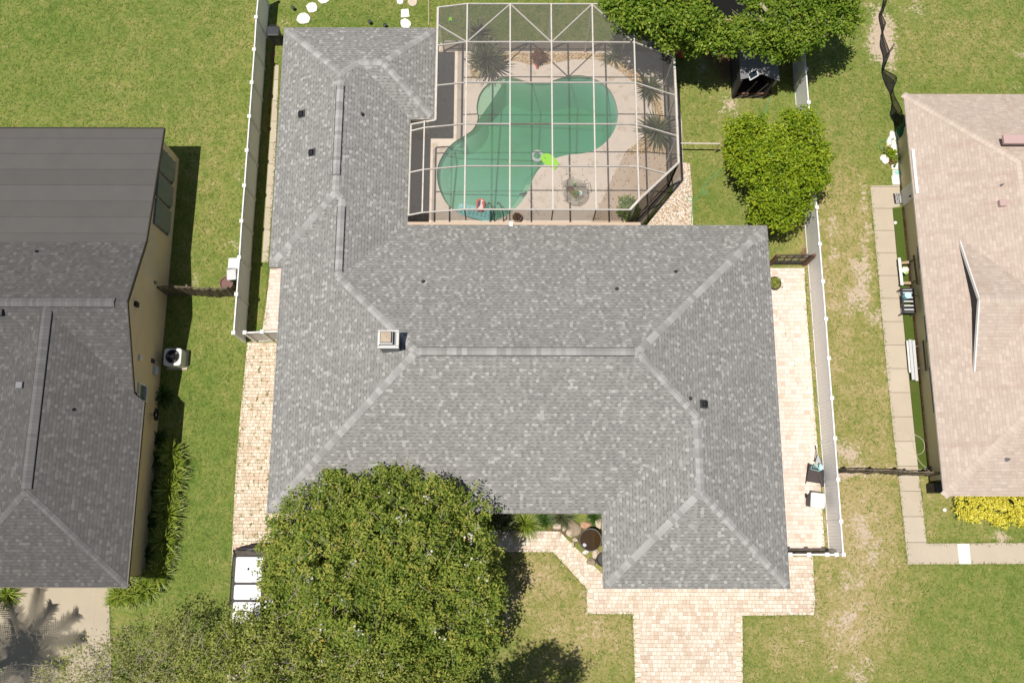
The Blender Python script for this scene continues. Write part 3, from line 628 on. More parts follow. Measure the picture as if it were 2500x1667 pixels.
def ridge_vent(A, B, drop, parent, mat, wd=.31, edge_shade='black'):
    mb = MB(); caps(mb, A, B, drop, wd, .085, .06); o = mb.build('ridge_vent', mat, parent)
    A, B = Vector(A), Vector(B); h = (B - A).normalized(); s = Vector((-h.y, h.x, 0)) * (wd / 2 + .008); k = MB()
    for sgn in (1, -1): k.bar(A + s * sgn + Vector((0, 0, -drop * wd / 2 + .03)), B + s * sgn + Vector((0, 0, -drop * wd / 2 + .03)), .035, .055)  # dark bars paint the shadow line below the vent's edges
    k.build('vent_edge_shade', edge_shade, o)
E_, p_ = 2.78, .42
hs = thing('house', "large grey shingled house with hipped roof and a pool cage behind", "house", (0, 8, 0))
xw1 = P(675, 360, E_).x; xw2 = (P(684, 655, E_).x + P(653, 1253, E_).x) / 2; xi = P(999, 420, E_).x; xs = P(1064, 180, E_).x
xge = (P(1873, 551, E_).x + P(1930, 1438, E_).x) / 2; xgw = P(1471, 1345, E_).x
yN = P(880, 68, E_).y; yn = P(1035, 292, E_).y; ymN = P(1400, 549.5, E_).y; yw = P(668, 653, E_).y; ymS = P(1060, 1253, E_).y; ygS = P(1700, 1437, E_).y
rects = [(xw1, xi, yw, yN), (xw2, xi, ymS, yN), (xi - 3, xs, yn, yN), (xw2, xge, ymS, ymN), (xgw, xge, ygS, ymN)]
def hroof(x, y): return E_ + p_ * max(0, max(min(x - a, b - x, y - c, d - y) for a, b, c, d in rects[:2] + rects[3:]))
def V3(x, y, h=0): return Vector((x, y, E_ + p_ * h))
hW1 = (xi - xw1) / 2; hW2 = (xi - xw2) / 2; hS = (yN - yn) / 2; hM = (ymN - ymS) / 2; hG = (xge - xgw) / 2
A1 = V3((xw1 + xi) / 2, yN - hW1, hW1); K1 = V3((xw1 + xi) / 2, yw + hW1, hW1); J1 = V3((xw2 + xi) / 2, yw + hW2, hW2); L1 = V3((xw2 + xi) / 2, ymN - hW2, hW2)
Es = V3(xs - hS, (yN + yn) / 2, hS); Fs = V3(xi - hS, (yN + yn) / 2, hS)
MR1 = V3(xw2 + hM, (ymN + ymS) / 2, hM); MR2 = V3(xge - hM, (ymN + ymS) / 2, hM)
Q1 = V3((xgw + xge) / 2, ymS + hG, hG); R1 = V3((xgw + xge) / 2, ygS + hG, hG)
rf = MB()
for f in ([V3(xw1, yN), V3(xs, yN), Es, Fs, A1], [V3(xw1, yN), A1, K1, V3(xw1, yw)], [V3(xw1, yw), V3(xw2, yw), J1, K1], [V3(xi, yn), Fs, A1, K1, J1, L1, V3(xi, ymN)],
          [V3(xs, yN), Es, V3(xs, yn)], [V3(xs, yn), Es, Fs, V3(xi, yn)], [V3(xw2, yw), V3(xw2, ymS), MR1, L1, J1], [V3(xi, ymN), L1, MR1, MR2, V3(xge, ymN)],
          [V3(xge, ymN), MR2, Q1, R1, V3(xge, ygS)], [V3(xw2, ymS), V3(xgw, ymS), Q1, MR2, MR1], [V3(xgw, ymS), V3(xgw, ygS), R1, Q1], [V3(xgw, ygS), V3(xge, ygS), R1]): rface(rf, f)
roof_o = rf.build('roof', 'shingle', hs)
hp = .707 * p_
for a, b, dr in ((V3(xw1, yN), A1, hp), (V3(xs, yN), Es, hp), (V3(xs, yn), Es, hp), (Es, Fs, p_), (Fs, A1, hp), (V3(xw1, yw), K1, hp), (A1, K1, p_), (K1, J1, hp), (J1, L1, p_), (L1, MR1, hp), (V3(xw2, ymS), MR1, hp), (MR1, MR2, p_),
                 (V3(xge, ymN), MR2, hp), (MR2, Q1, hp), (Q1, R1, p_), (V3(xgw, ygS), R1, hp), (V3(xge, ygS), R1, hp)):
    if a.z < E_ + .01: a = a + (b - a).normalized() * .24
    mb = MB(); caps(mb, a, b, dr); mb.build('cap_shingles', 'cap', roof_o)
def lerp(a, b, t): return Vector(a).lerp(Vector(b), t)
ridge_vent(lerp(MR1, MR2, .02), lerp(MR1, MR2, .985), p_, hs, 'cap'); ridge_vent(lerp(A1, K1, .11), lerp(A1, K1, .86), p_, hs, 'cap'); ridge_vent(lerp(J1, L1, .10), lerp(J1, L1, .93), p_, hs, 'cap')
outline = [(xw1, yN), (xs, yN), (xs, yn), (xi, yn), (xi, ymN), (xge, ymN), (xge, ygS), (xgw, ygS), (xgw, ymS), (xw2, ymS), (xw2, yw), (xw1, yw)]
fa = MB()
for i in range(len(outline)):
    a, b = outline[i], outline[(i + 1) % len(outline)]; fa.face([(a[0], a[1], 2.60), (b[0], b[1], 2.60), (b[0], b[1], E_ - .004), (a[0], a[1], E_ - .004)])
fa.face([(a, b, 2.62) for a, b in outline])
fa.build('fascia', 'trim_tan', hs)
def inset(o, d):
    out = []; n = len(o); ar = sum(o[i][0] * o[(i + 1) % n][1] - o[(i + 1) % n][0] * o[i][1] for i in range(n)); sg_ = 1 if ar > 0 else -1
    for i in range(n):
        a, b, c = Vector(o[i - 1]), Vector(o[i]), Vector(o[(i + 1) % n]); e1 = (b - a).normalized(); e2 = (c - b).normalized()
        n1 = Vector((-e1.y, e1.x)) * sg_; n2 = Vector((-e2.y, e2.x)) * sg_; k = n1 + n2 if abs(n1.dot(n2)) < .5 else n1
        q = b + k * d; out.append((q.x, q.y))
    return out
MB().prism(inset(outline, .5), 0, 2.6).build('wall', 'wall_tan', hs)
gt = MB(); gt.bar((xi, ymN + .06, 2.74), (P(1563, 548, 2.7).x, ymN + .06, 2.74), .13, .12); gt.build('gutter', 'trim_tan', hs)
MB().box((P(1248, 550, 2.8).x, ymN + .02, 2.81), (.16, .2, .06)).build('downspout_head', 'trim_white', hs)
def onroof(u, v):
    z = 3.5
    for _ in range(12): q = P(u, v, z); z = hroof(q.x, q.y)
    return Vector((q.x, q.y, z))
def slope_mat(x, y, e=.05):
    g = Vector((hroof(x - e, y) - hroof(x + e, y), hroof(x, y - e) - hroof(x, y + e), 2 * e)).normalized()
    dn = Vector((g.x, g.y, 0)); dn = (dn - g * dn.dot(g)).normalized(); s = dn.cross(g); return Matrix((s, dn, g)).transposed()
for u, v in ((737, 279), (762, 373), (1718, 986)):
    q = onroof(u, v); m = slope_mat(q.x, q.y); vent = MB().box(q + m @ Vector((0, 0, .012)), (.36, .36, .02), mat=m).build('roof_vent', 'dark', hs)
    MB().box(q + m @ Vector((0, .02, .08)), (.25, .22, .13), mat=m).build('hood', 'black', vent, bevel=.04)
for u, v in ((885, 281), (1033, 688), (1506, 706), (1650, 664), (1685, 972)):
    q = onroof(u, v); pp = MB().lathe([(.10, .01), (.05, .07), (.042, .26), (.0, .26)], q - Vector((0, 0, .03)), 10).build('vent_pipe', 'dark', hs)
# chimney
cz = 4.05; q0 = P(931, 819, cz + 1.02); q1 = P(980, 862, cz + 1.02); ccx, ccy = (q0.x + q1.x) / 2, (q0.y + q1.y) / 2; cw, cd = q1.x - q0.x, q0.y - q1.y
cz = hroof(ccx, ccy)
chm = MB().box((ccx, ccy, cz + .30), (cw - .1, cd - .1, 1.24)).build('chimney', 'siding', hs)
mb = MB()
for sx_, sy_, dx, dy in ((0, cd / 2 - .035, cw, .07), (0, -cd / 2 + .05, cw, .10), (cw / 2 - .05, 0, .10, cd - .17), (-cw / 2 + .035, 0, .07, cd - .17)): mb.box((ccx + sx_, ccy + sy_, cz + .96), (dx, dy, .14))
mb.build('cap_rim', 'white_grey', chm)
MB().box((ccx, ccy, cz + .925), (cw - .16, cd - .16, .02)).build('cap_pan', 'siding', chm)
fx, fy = ccx - .07, ccy + .04; fw = cw * .31
MB().box((fx, fy, cz + 1.04), (fw * 2, fw * 2, .22)).build('flue', 'steel', chm)
MB().box((fx, fy, cz + 1.19), (fw * 2 - .06, fw * 2 - .06, .09)).build('flue_screen', 'black', chm)
f2 = fw * .80; kc = MB()
for a, b in (((-1, -1), (1, -1)), ((1, -1), (1, 1)), ((1, 1), (-1, 1)), ((-1, 1), (-1, -1))):
    kc.face([(fx + a[0] * f2, fy + a[1] * f2, cz + 1.25), (fx + b[0] * f2, fy + b[1] * f2, cz + 1.25), (fx, fy, cz + 1.30)])
kc.lathe([(.03, 1.285), (.03, 1.32), (0, 1.325)], (fx, fy, cz), 8); kc.build('flue_cap', 'tan_metal', chm)
gd = MB()
for k in range(4): gd.box(((xgw + xge) / 2, ygS + .49, .35 + k * .55), (4.9, .05, .53))
gd.build('garage_door', 'trim_white', hs, bevel=.01)

# ---------------------------------------------------------------- left house
lh = thing('house', "dark grey roofed house with beige gable wall beyond the left lawn", "house", (-22, 6, 0))
ySo = P(332, 985, E_).y; zrl = 4.3
for _ in range(20): Yr = P(311, 738, zrl).y; zrl = E_ + p_ * (Yr - ySo)
xrk = P(311, 738, zrl).x
zJ = 3.2
for _ in range(20): yJ = P(353, 590, zJ).y; zJ = max(2.84, zrl - p_ * (yJ - Yr))
yP = P(200, 313, 2.75).y; xPe = P(402, 313, 2.75).x; xl = -36.0
xe2 = P(311, 1433, E_).x; ySS = P(150, 1433, E_).y; zr2 = 4.3
for _ in range(20): xr2 = P(78, 1060, zr2).x; zr2 = E_ + p_ * (xe2 - xr2)
h2 = xe2 - xr2; yN2 = ySo + h2; xwl = xr2 - h2
def zg(y): return zrl - p_ * abs(y - Yr)
lr = MB(); valley = Vector((xrk, ySo + xe2 - xrk, E_ + p_ * (xe2 - xrk)))
yEnd = P(356, 979, E_).y
rface(lr, [(xrk, Yr, zrl), (xl, Yr, zrl), (xl, yJ, zJ), (xrk, yJ, zJ)])
rface(lr, [(xrk, Yr, zrl), (xl, Yr, zrl), (xl, ySo, E_), (xwl, ySo, E_), (xr2, yN2, zr2), valley])
rface(lr, [(xe2, yEnd, E_), (xe2, ySS, E_), (xr2, ySS + h2, zr2), (xr2, yN2, zr2), valley])
rface(lr, [(xwl, ySo, E_), (xwl, ySS, E_), (xr2, ySS + h2, zr2), (xr2, yN2, zr2)][::-1])
rface(lr, [(xe2, ySS, E_), (xwl, ySS, E_), (xr2, ySS + h2, zr2)])
lro = lr.build('roof', 'shingle_left', lh)
mr = MB(); rface(mr, [(xPe, yP, 2.75), (xl, yP, 2.75), (xl, yJ - .15, zJ + .02), (xrk, yJ - .15, zJ + .02)]); mr.build('porch_roof', 'membrane', lh)
for a, b, dr in (((xe2, ySS, E_), (xr2, ySS + h2, zr2), hp), ((xwl, ySS, E_), (xr2, ySS + h2, zr2), hp)): mb = MB(); caps(mb, a, b, dr, .26); mb.build('cap_shingles', 'cap_left', lro)
ridge_vent((xl, Yr, zrl), P(280, 738, zrl), p_, lh, 'cap_left', .36, 'dark'); ridge_vent((xr2, yN2 + .1, zr2), (xr2, ySS + h2 + .1, zr2), p_, lh, 'cap_left', .40)
rk = MB()
for a, b in (((xPe, yP, 2.72), (xrk, yJ, zJ - .03)), ((xrk, yJ, zJ - .03), (xrk, Yr, zrl - .03)), ((xrk, Yr, zrl - .03), (valley.x, valley.y, valley.z - .03)), ((xe2, yEnd, E_ - .05), (xe2, ySS, E_ - .05)), ((xe2, ySS, E_ - .05), (xwl, ySS, E_ - .05)), ((xPe, yP, 2.72), (xl, yP, 2.72))): rk.bar(a, b, .04, .14)
rk.build('fascia', 'dark_metal', lh)
xw_ = xrk - .12
wl = MB()
ys = [yP - .3, yJ, Yr, ySo]; zt = [2.6, zJ - .12, zrl - .12, zg(ySo) - .05]
for i in range(3): wl.face([(xw_, ys[i], 0), (xw_, ys[i + 1], 0), (xw_, ys[i + 1], zt[i + 1]), (xw_, ys[i], zt[i])])
wl.face([(xw_, yP - .3, 0), (xw_, yP - .3, 2.6), (xl, yP - .3, 2.6), (xl, yP - .3, 0)])
xw3 = xe2 - .42; yw0 = ySo + .05
wl.face([(xw3, yw0, 0), (xw3, ySS + .4, 0), (xw3, ySS + .4, 2.72), (xw3, yw0, 2.72)]); wl.face([(xw3, ySS + .4, 0), (xl, ySS + .4, 0), (xl, ySS + .4, 2.72), (xw3, ySS + .4, 2.72)]); wl.face([(xw_, ySo, 0), (xw3, yw0, 0), (xw3, yw0, 2.72), (xw_, ySo, 2.72)])
wl.build('wall', 'wall_beige', lh)
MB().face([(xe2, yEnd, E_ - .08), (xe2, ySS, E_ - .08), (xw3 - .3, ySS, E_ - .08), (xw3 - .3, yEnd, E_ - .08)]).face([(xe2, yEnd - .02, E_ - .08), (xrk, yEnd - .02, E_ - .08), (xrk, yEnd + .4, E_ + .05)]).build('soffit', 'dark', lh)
def lwin(yc, w_, z0, z1, louvres=3, frame='trim_grey', glass='glass_blue', x=None, par=lh, dirx=1, tilt=.10):
    x = xw_ if x is None else x
    fr = MB()
    for yy in (yc - w_ / 2, yc + w_ / 2): fr.box((x + dirx * .04, yy, (z0 + z1) / 2), (.08, .05, z1 - z0 + .1))
    for zz in (z0, z1): fr.box((x + dirx * .045, yc, zz), (.09, w_ + .05, .06))
    f = fr.build('window', frame, par)
    h = (z1 - z0 - .04) / louvres
    for k in range(louvres):
        zb = z0 + .02 + k * h; MB().mesh([(x + dirx * (.02 + tilt), yc - w_ / 2 + .03, zb + .02), (x + dirx * (.02 + tilt), yc + w_ / 2 - .03, zb + .02), (x + dirx * .03, yc + w_ / 2 - .03, zb + h - .02), (x + dirx * .03, yc - w_ / 2 + .03, zb + h - .02)], [(0, 1, 2, 3)]).build('pane', glass, f)
    return f
for (va, vb) in ((378, 432), (440, 492), (500, 558)):
    ya, yb = P(410, va, 1.6).y, P(400, vb, 1.6).y; lwin((ya + yb) / 2, ya - yb, .75, 2.35, 3, 'trim_grey', 'glass_blue', tilt=.16)
yq = P(335, 958, 2.0).y; lwin(yq, P(335, 940, 2).y - P(335, 978, 2).y, 1.55, 2.35, 2, 'trim_white', 'glass_blue', tilt=.01)
def onwall(u, v, z, d, mat, name, x=None):
    y = P(u, v, z).y; return MB().box(((xw_ if x is None else x) + d[0] / 2, y, z), d).build(name, mat, lh, bevel=.012)
onwall(328, 873, 2.5, (.10, .26, .2), 'bin_white', 'security_lamp'); onwall(364, 881, 1.1, (.10, .18, .25), 'dark', 'outlet_box'); onwall(376, 904, .75, (.14, .38, .35), 'bin_grey', 'meter_box'); onwall(316, 743, 3.4, (.12, .22, .3), 'black', 'gable_vent')
onwall(382, 690, 1.6, (.08, .12, .2), 'trim_grey', 'outlet_box')
for u, v, nm in ((90, 615, 0), (180, 1000, 0)):
    z = 3.6
    for _ in range(8):
        q = P(u, v, z); z = zg(q.y) if v < 900 else E_ + p_ * (xe2 - q.x)
    MB().lathe([(.09, 0), (.04, .05), (.035, .2), (0, .2)], q, 8).build('vent_pipe', 'dark', lh)
for u, v in ((2, 764), (51, 941)):
    z = 3.6
    for _ in range(8):
        q = P(u, v, z); z = zg(q.y) if v < 900 else E_ + p_ * (q.x - xwl)
    MB().box(q + Vector((0, 0, .08)), (.28, .28, .2)).build('roof_vent', 'dark' if v < 900 else 'trim_grey', lh, bevel=.03)

# ---------------------------------------------------------------- right house
rh = thing('house', "pink roofed house with olive side wall beyond the right lawn", "house", (24, 11, 0))
rx = (P(2208, 230, E_).x + P(2302, 1210, E_).x) / 2; ryN = P(2350, 230, E_).y; ryS = P(2420, 1211, E_).y; pr = .40
d = 6.3
for _ in range(1):
    best = min((abs(proj((rx + t, ryN - t, E_ + pr * t))[0] - 2492), t) for t in [i * .02 for i in range(100, 450)]); d = best[1]
xr = rx + d; zrr = E_ + pr * d; xe_ = rx + 2 * d
def W3(x, y, h): return Vector((x, y, E_ + pr * h))
RN, RS = W3(xr, ryN - d, d), W3(xr, ryS + d, d)
rr = MB()
for f in ([W3(rx, ryN, 0), RN, RS, W3(rx, ryS, 0)], [W3(rx, ryN, 0), W3(xe_, ryN, 0), RN], [W3(xe_, ryN, 0), W3(xe_, ryS, 0), RS, RN], [W3(rx, ryS, 0), RS, W3(xe_, ryS, 0)]): rface(rr, f)
# cross gable facing west
def onw(u, v):
    z = 4
    for _ in range(12): q = P(u, v, z); z = E_ + pr * (q.x - rx)
    return Vector((q.x, q.y, z))
gA, gB = onw(2353, 590), onw(2391, 906); gx_ = (gA.x + gB.x) / 2; gz = E_ + pr * (gx_ - rx); gyc = (gA.y + gB.y) / 2; gh = (gA.y - gB.y) / 2
gap = gh * .36; fr_ = gx_ - .18
GA, GB, GT = Vector((fr_, gyc + gh, gz + .02)), Vector((fr_, gyc - gh, gz + .02)), Vector((fr_, gyc, gz + gap + .02))
back = Vector((gx_ + gap / pr, gyc, gz + gap + .02))
rface(rr, [GA, GT, back, Vector((gx_ + .02, gyc + gh, gz + .02))]); rface(rr, [GB, GT, back, Vector((gx_ + .02, gyc - gh, gz + .02))])
rro = rr.build('roof', 'shingle_right', rh)
gl = MB(); gl.face([(gx_ - .02, gyc - gh + .15, gz + .03), (gx_ - .02, gyc + gh - .15, gz + .03), (gx_ - .02, gyc, gz + gap - .03)]); gl.build('gable_louver', 'dark', rh)
tr = MB(); tr.bar(GA - Vector((.01, 0, .06)), GT - Vector((.01, 0, .06)), .05, .15).bar(GT - Vector((.01, 0, .06)), GB - Vector((.01, 0, .06)), .05, .15); tr.build('rake_board', 'trim_white', rh)
for a, b, dr in ((W3(rx, ryN, 0), RN, .707 * pr), (W3(rx, ryS, 0), RS, .707 * pr), (RN, RS, pr), (GT, back, .36), (W3(xe_, ryN, 0), RN, .28), (W3(xe_, ryS, 0), RS, .28)): mb = MB(); caps(mb, a, b, dr, .34); mb.build('cap_shingles', 'cap_right', rro)
MB().prism([(rx + .75, ryN - .8), (xe_ - .8, ryN - .8), (xe_ - .8, ryS + .8), (rx + .75, ryS + .8)], 0, 2.66).build('wall', 'wall_olive', rh)
MB().prism([(rx + .02, ryN - .02), (xe_ - .02, ryN - .02), (xe_ - .02, ryS + .02), (rx + .02, ryS + .02)], 2.66, 2.765).build('fascia', 'trim_white', rh)
yg0, yg1 = P(2226, 365, 2.9).y, P(2238, 472, 2.9).y
gt = MB().bar((rx + .12, yg0, 2.86), (rx + .12, yg1, 2.86), .13, .09).build('gutter_guard', 'trim_white', rh)
q = onw(2474, 343); MB().box(q + Vector((.3, 0, .08)), (1.6, .42, .16)).build('ridge_box_vent', 'pink_metal', rh, bevel=.02)
q = onw(2445, 498); MB().box(q + Vector((0, 0, .08)), (.30, .30, .2)).build('roof_vent', 'pink_metal', rh, bevel=.03)
for u, v in ((2444, 453), (2461, 1121)): q = onw(u, v) if v < 900 else P(u, v, 3.5); MB().lathe([(.09, -.1), (.04, .05), (.035, .18), (0, .18)], q, 8).build('vent_pipe', 'trim_grey', rh)
rwx = rx + .75
for (va, vb, z0, z1, g) in ((352, 386, 1.35, 2.3, 'glass_dark'), (592, 642, 1.2, 2.4, 'glass_blue'), (762, 826, 1.2, 2.4, 'glass_blue'), (890, 1000, 1.2, 2.4, 'glass_blue')):
    ya, yb = P(2210, va, 1.9).y, P(2225, vb, 1.9).y; lwin((ya + yb) / 2, abs(ya - yb), z0, z1, 2, 'trim_grey' if g == 'glass_blue' else 'wall_tan', g, rwx, rh, -1, .0)
yd0, yd1 = P(2215, 438, 1.2).y, P(2222, 490, 1.2).y
dr = MB().box((rwx - .03, (yd0 + yd1) / 2, 1.04), (.06, abs(yd0 - yd1) * .78, 2.06)).build('door', 'bin_white', rh, bevel=.01)
MB().box((rwx - .09, yd1 + .3, 1.0), (.06, .05, .12)).build('handle', 'black', dr)
# ================================================================== fences
FH = 1.80
def vinyl(name, label, tops, h=FH, inside=1):
    pts = [P(u, v, h) for u, v in tops]
    t = thing(name, label, "fence", (pts[0].x, pts[0].y, 0))
    for i, p in enumerate(pts):
        po = MB().box((p.x, p.y, (h + .02) / 2), (.12, .12, h + .02)).build('post', 'white', t)
        MB().mesh([(p.x - .085, p.y - .085, h + .02), (p.x + .085, p.y - .085, h + .02), (p.x + .085, p.y + .085, h + .02), (p.x - .085, p.y + .085, h + .02), (p.x - .085, p.y - .085, h + .055), (p.x + .085, p.y - .085, h + .055), (p.x + .085, p.y + .085, h + .055), (p.x - .085, p.y + .085, h + .055), (p.x, p.y, h + .10)],
                  [(3, 2, 1, 0), (0, 1, 5, 4), (1, 2, 6, 5), (2, 3, 7, 6), (3, 0, 4, 7), (4, 5, 8), (5, 6, 8), (6, 7, 8), (7, 4, 8)]).build('post_cap', 'white', po)
    for a, b in zip(pts[:-1], pts[1:]):
        d = Vector((b.x - a.x, b.y - a.y, 0)); L = d.length; d /= L; a2, b2 = a + d * .062, b - d * .062
        mb = MB(); n = max(2, int(L / .15)); s = (L - .124) / n
        for k in range(n):
            c = a2 + d * (s * (k + .5)); mb.box((c.x, c.y, h / 2 + .02 + random.uniform(-.003, .003)), (s - .006, .028, h - .14), math.atan2(d.y, d.x))
        mb.build('panel', 'vinyl' if 'left' in label else 'white', t)  # shaded left fence takes the lightened copy, sunlit right the opaque one
        for z in (h - .05, .07): MB().bar((a2.x, a2.y, z), (b2.x, b2.y, z), .055, .11).build('rail', 'white', t)
    return t
vinyl('vinyl_fence', "long white vinyl fence left of the grey house, its face in grey shade", [(633, -36), (625.5, 43), (620.8, 122), (615, 202.6), (609, 285), (603, 368), (596.7, 453.6), (590, 540), (584.3, 628.8), (577.5, 718.7), (570.4, 812.6)])
vinyl('vinyl_fence', "short white vinyl fence closing the gap to the left wall of the grey house", [(598, 812), (640, 810), (686, 808.5)])
vinyl('vinyl_fence', "long white vinyl fence right of the grey house, sunlit on the house side", [(1949, -78), (1955.5, 4), (1961.7, 87), (1967.7, 169.8), (1974.2, 251), (1980.5, 335), (1987.3, 421), (1994, 507), (2001.3, 596), (2008.8, 687.5), (2016.2, 779), (2023, 874.5), (2030.7, 971.3), (2038.3, 1069.6), (2045.7, 1170), (2053, 1272), (2059, 1353)])
vinyl('vinyl_fence', "short white vinyl fence at the front of the right side yard", [(2042, 1353), (2019, 1353), (1975, 1353), (1929, 1353)])
def woodfence(name, label, pairs, hs_, mat='wood_grey', step=.115, seed=1):
    rn = random.Random(seed); pts = [P(u, v, 0) for u, v in pairs]; t = thing(name, label, "fence", (pts[0].x, pts[0].y, 0))
    mb = MB(); tot = sum((b - a).length for a, b in zip(pts[:-1], pts[1:])); L = 0
    for i, (a, b) in enumerate(zip(pts[:-1], pts[1:])):
        d = (b - a).normalized(); l = (b - a).length; k = 0.0; ang = math.atan2(d.y, d.x)
        while k < l:
            h = hs_[i] + (hs_[i + 1] - hs_[i]) * k / l + rn.uniform(-.03, .03); c = a + d * k + Vector((-d.y, d.x, 0)) * rn.uniform(-.015, .015)
            m = Matrix.Rotation(ang + rn.uniform(-.04, .04), 3, 'Z') @ Matrix.Rotation(rn.uniform(-.04, .06), 3, 'X') @ Matrix.Rotation(rn.uniform(-.04, .04), 3, 'Y')
            mb.box((c.x, c.y, h / 2), (step - .012, .02, h), mat=m); k += step
    mb.build('pickets', mat, t)
    for z in (.4, 1.3):
        r = MB()
        for a, b in zip(pts[:-1], pts[1:]): o = Vector((0, .05, 0)); r.bar(a + o + Vector((0, 0, z)), b + o + Vector((0, 0, z)), .04, .08)
        r.build('rail', mat, t)
    for i, p in enumerate(pts): MB().box((p.x, p.y + .10, hs_[i] / 2), (.09, .09, hs_[i] - .1)).build('post', mat, t)
    return t
woodfence('picket_fence', "weathered wavy wooden fence between the beige wall and the left white fence", [(396, 722), (440, 720), (480, 722), (530, 726), (574, 724)], [1.30, 1.30, 1.45, 1.40, 1.35], seed=4)
woodfence('picket_fence', "leaning weathered wooden fence between the right white fence and the olive wall", [(2046, 1154), (2110, 1155), (2170, 1157), (2192, 1160), (2240, 1160), (2292, 1163)], [1.25, 1.25, 1.35, 1.35, 1.2, 1.2], seed=6)
# dark framed gate at the right side yard
ga, gb = P(1885, 647, 0), P(1961, 647, 0)
g = thing('gate', "low dark framed gate between the grey house and the right white fence", "gate", (ga.x, ga.y, 0))
MB().box((gb.x + .02, gb.y, .78), (.16, .10, 1.56)).build('post', 'wood_brown', g); MB().box((ga.x - .15, ga.y, .75), (.14, .12, 1.5)).build('post', 'wood_brown', g)
fr = MB(); ya = ga.y + .02
for z in (.08, .45, 1.05, 1.42): fr.bar((ga.x, ya, z), (gb.x - .1, ya, z), .045, .05)
for k in range(5): x = ga.x + (gb.x - .1 - ga.x) * k / 4; fr.bar((x, ya, .05), (x, ya, 1.45), .045)
fr.build('frame', 'dark_metal', g)
MB().box(((ga.x + gb.x) / 2 - .05, ya + .02, .28), (gb.x - ga.x - .1, .03, .40)).build('lower_panel', 'dark', g)
MB().face([(ga.x, ya, .45), (gb.x - .1, ya, .45), (gb.x - .1, ya, 1.42), (ga.x, ya, 1.42)]).build('wire_mesh', 'screen_roof', g)
MB().bar((gb.x - .75, ya + .04, 1.2), (gb.x - .12, ya + .04, .95), .03).bar((gb.x - .12, ya + .04, .95), (gb.x - .1, ya + .04, 1.35), .03).build('latch', 'bin_white', g)
# twisted black mesh fence
L_ = [(885, 0), (868, 90), (838, 180), (868, 340), (850, 470), (885, 610), (868, 750), (905, 880), (955, 985), (975, 1110), (955, 1200), (1018, 1310)]
R_ = [(918, 5), (905, 60), (868, 150), (905, 245), (880, 350), (938, 520), (940, 590), (882, 715), (1020, 810), (985, 960), (1075, 1160), (1075, 1290)]
hz_ = [.5, .6, .25, .55, .2, .55, .45, .3, .65, .75, .8, .75]
bot = [P(1950 + a / 4.273, b / 4.273, .02) for a, b in L_]; top = [P(1950 + a / 4.273, b / 4.273, h) for (a, b), h in zip(R_, hz_)]
mf = thing('mesh_fence', "sagging twisted black mesh fence at the far right lawn", "fence", (bot[3].x, bot[3].y, 0))
sb, st = spline(bot, 5), spline(top, 5); mb = MB()
for i in range(len(sb) - 1):
    m0, m1 = (sb[i] + st[i]) / 2 + Vector((.06 * math.sin(i * 1.3), .02, -.05)), (sb[i + 1] + st[i + 1]) / 2 + Vector((.06 * math.sin(i * 1.3 + 1.3), .02, -.05))
    mb.face([sb[i], sb[i + 1], m1, m0]); mb.face([m0, m1, st[i + 1], st[i]])
mb.build('mesh', 'mesh_black', mf); MB().tube(st, .022, 5).build('top_rope', 'black', mf); MB().tube(sb, .03, 5).build('bottom_hem', 'black', mf)
a, b = P(1950 + 905 / 4.273, 600 / 4.273, .05), P(1950 + 1000 / 4.273, 455 / 4.273, .5); MB().tube([a, b], .035, 6).build('stake', 'wood_grey', mf)
for i in (0, 3, 8, 10): MB().tube([top[i] - Vector((.02, 0, top[i].z)), top[i] + Vector((0, 0, .05))], .018, 5).build('stake', 'dark_metal', mf)
# rail with a post beside the cage
a, b = P(1661, 350, 1.0), P(1757, 351, 1.0)
t = thing('handrail', "thin pale rail with one post beside the pool cage", "rail", (b.x, b.y, 0)); MB().tube([a, b], .035, 6).build('rail', 'cage', t); MB().tube([(b.x, b.y, 0), b], .035, 6).build('post', 'wood_tan', t)

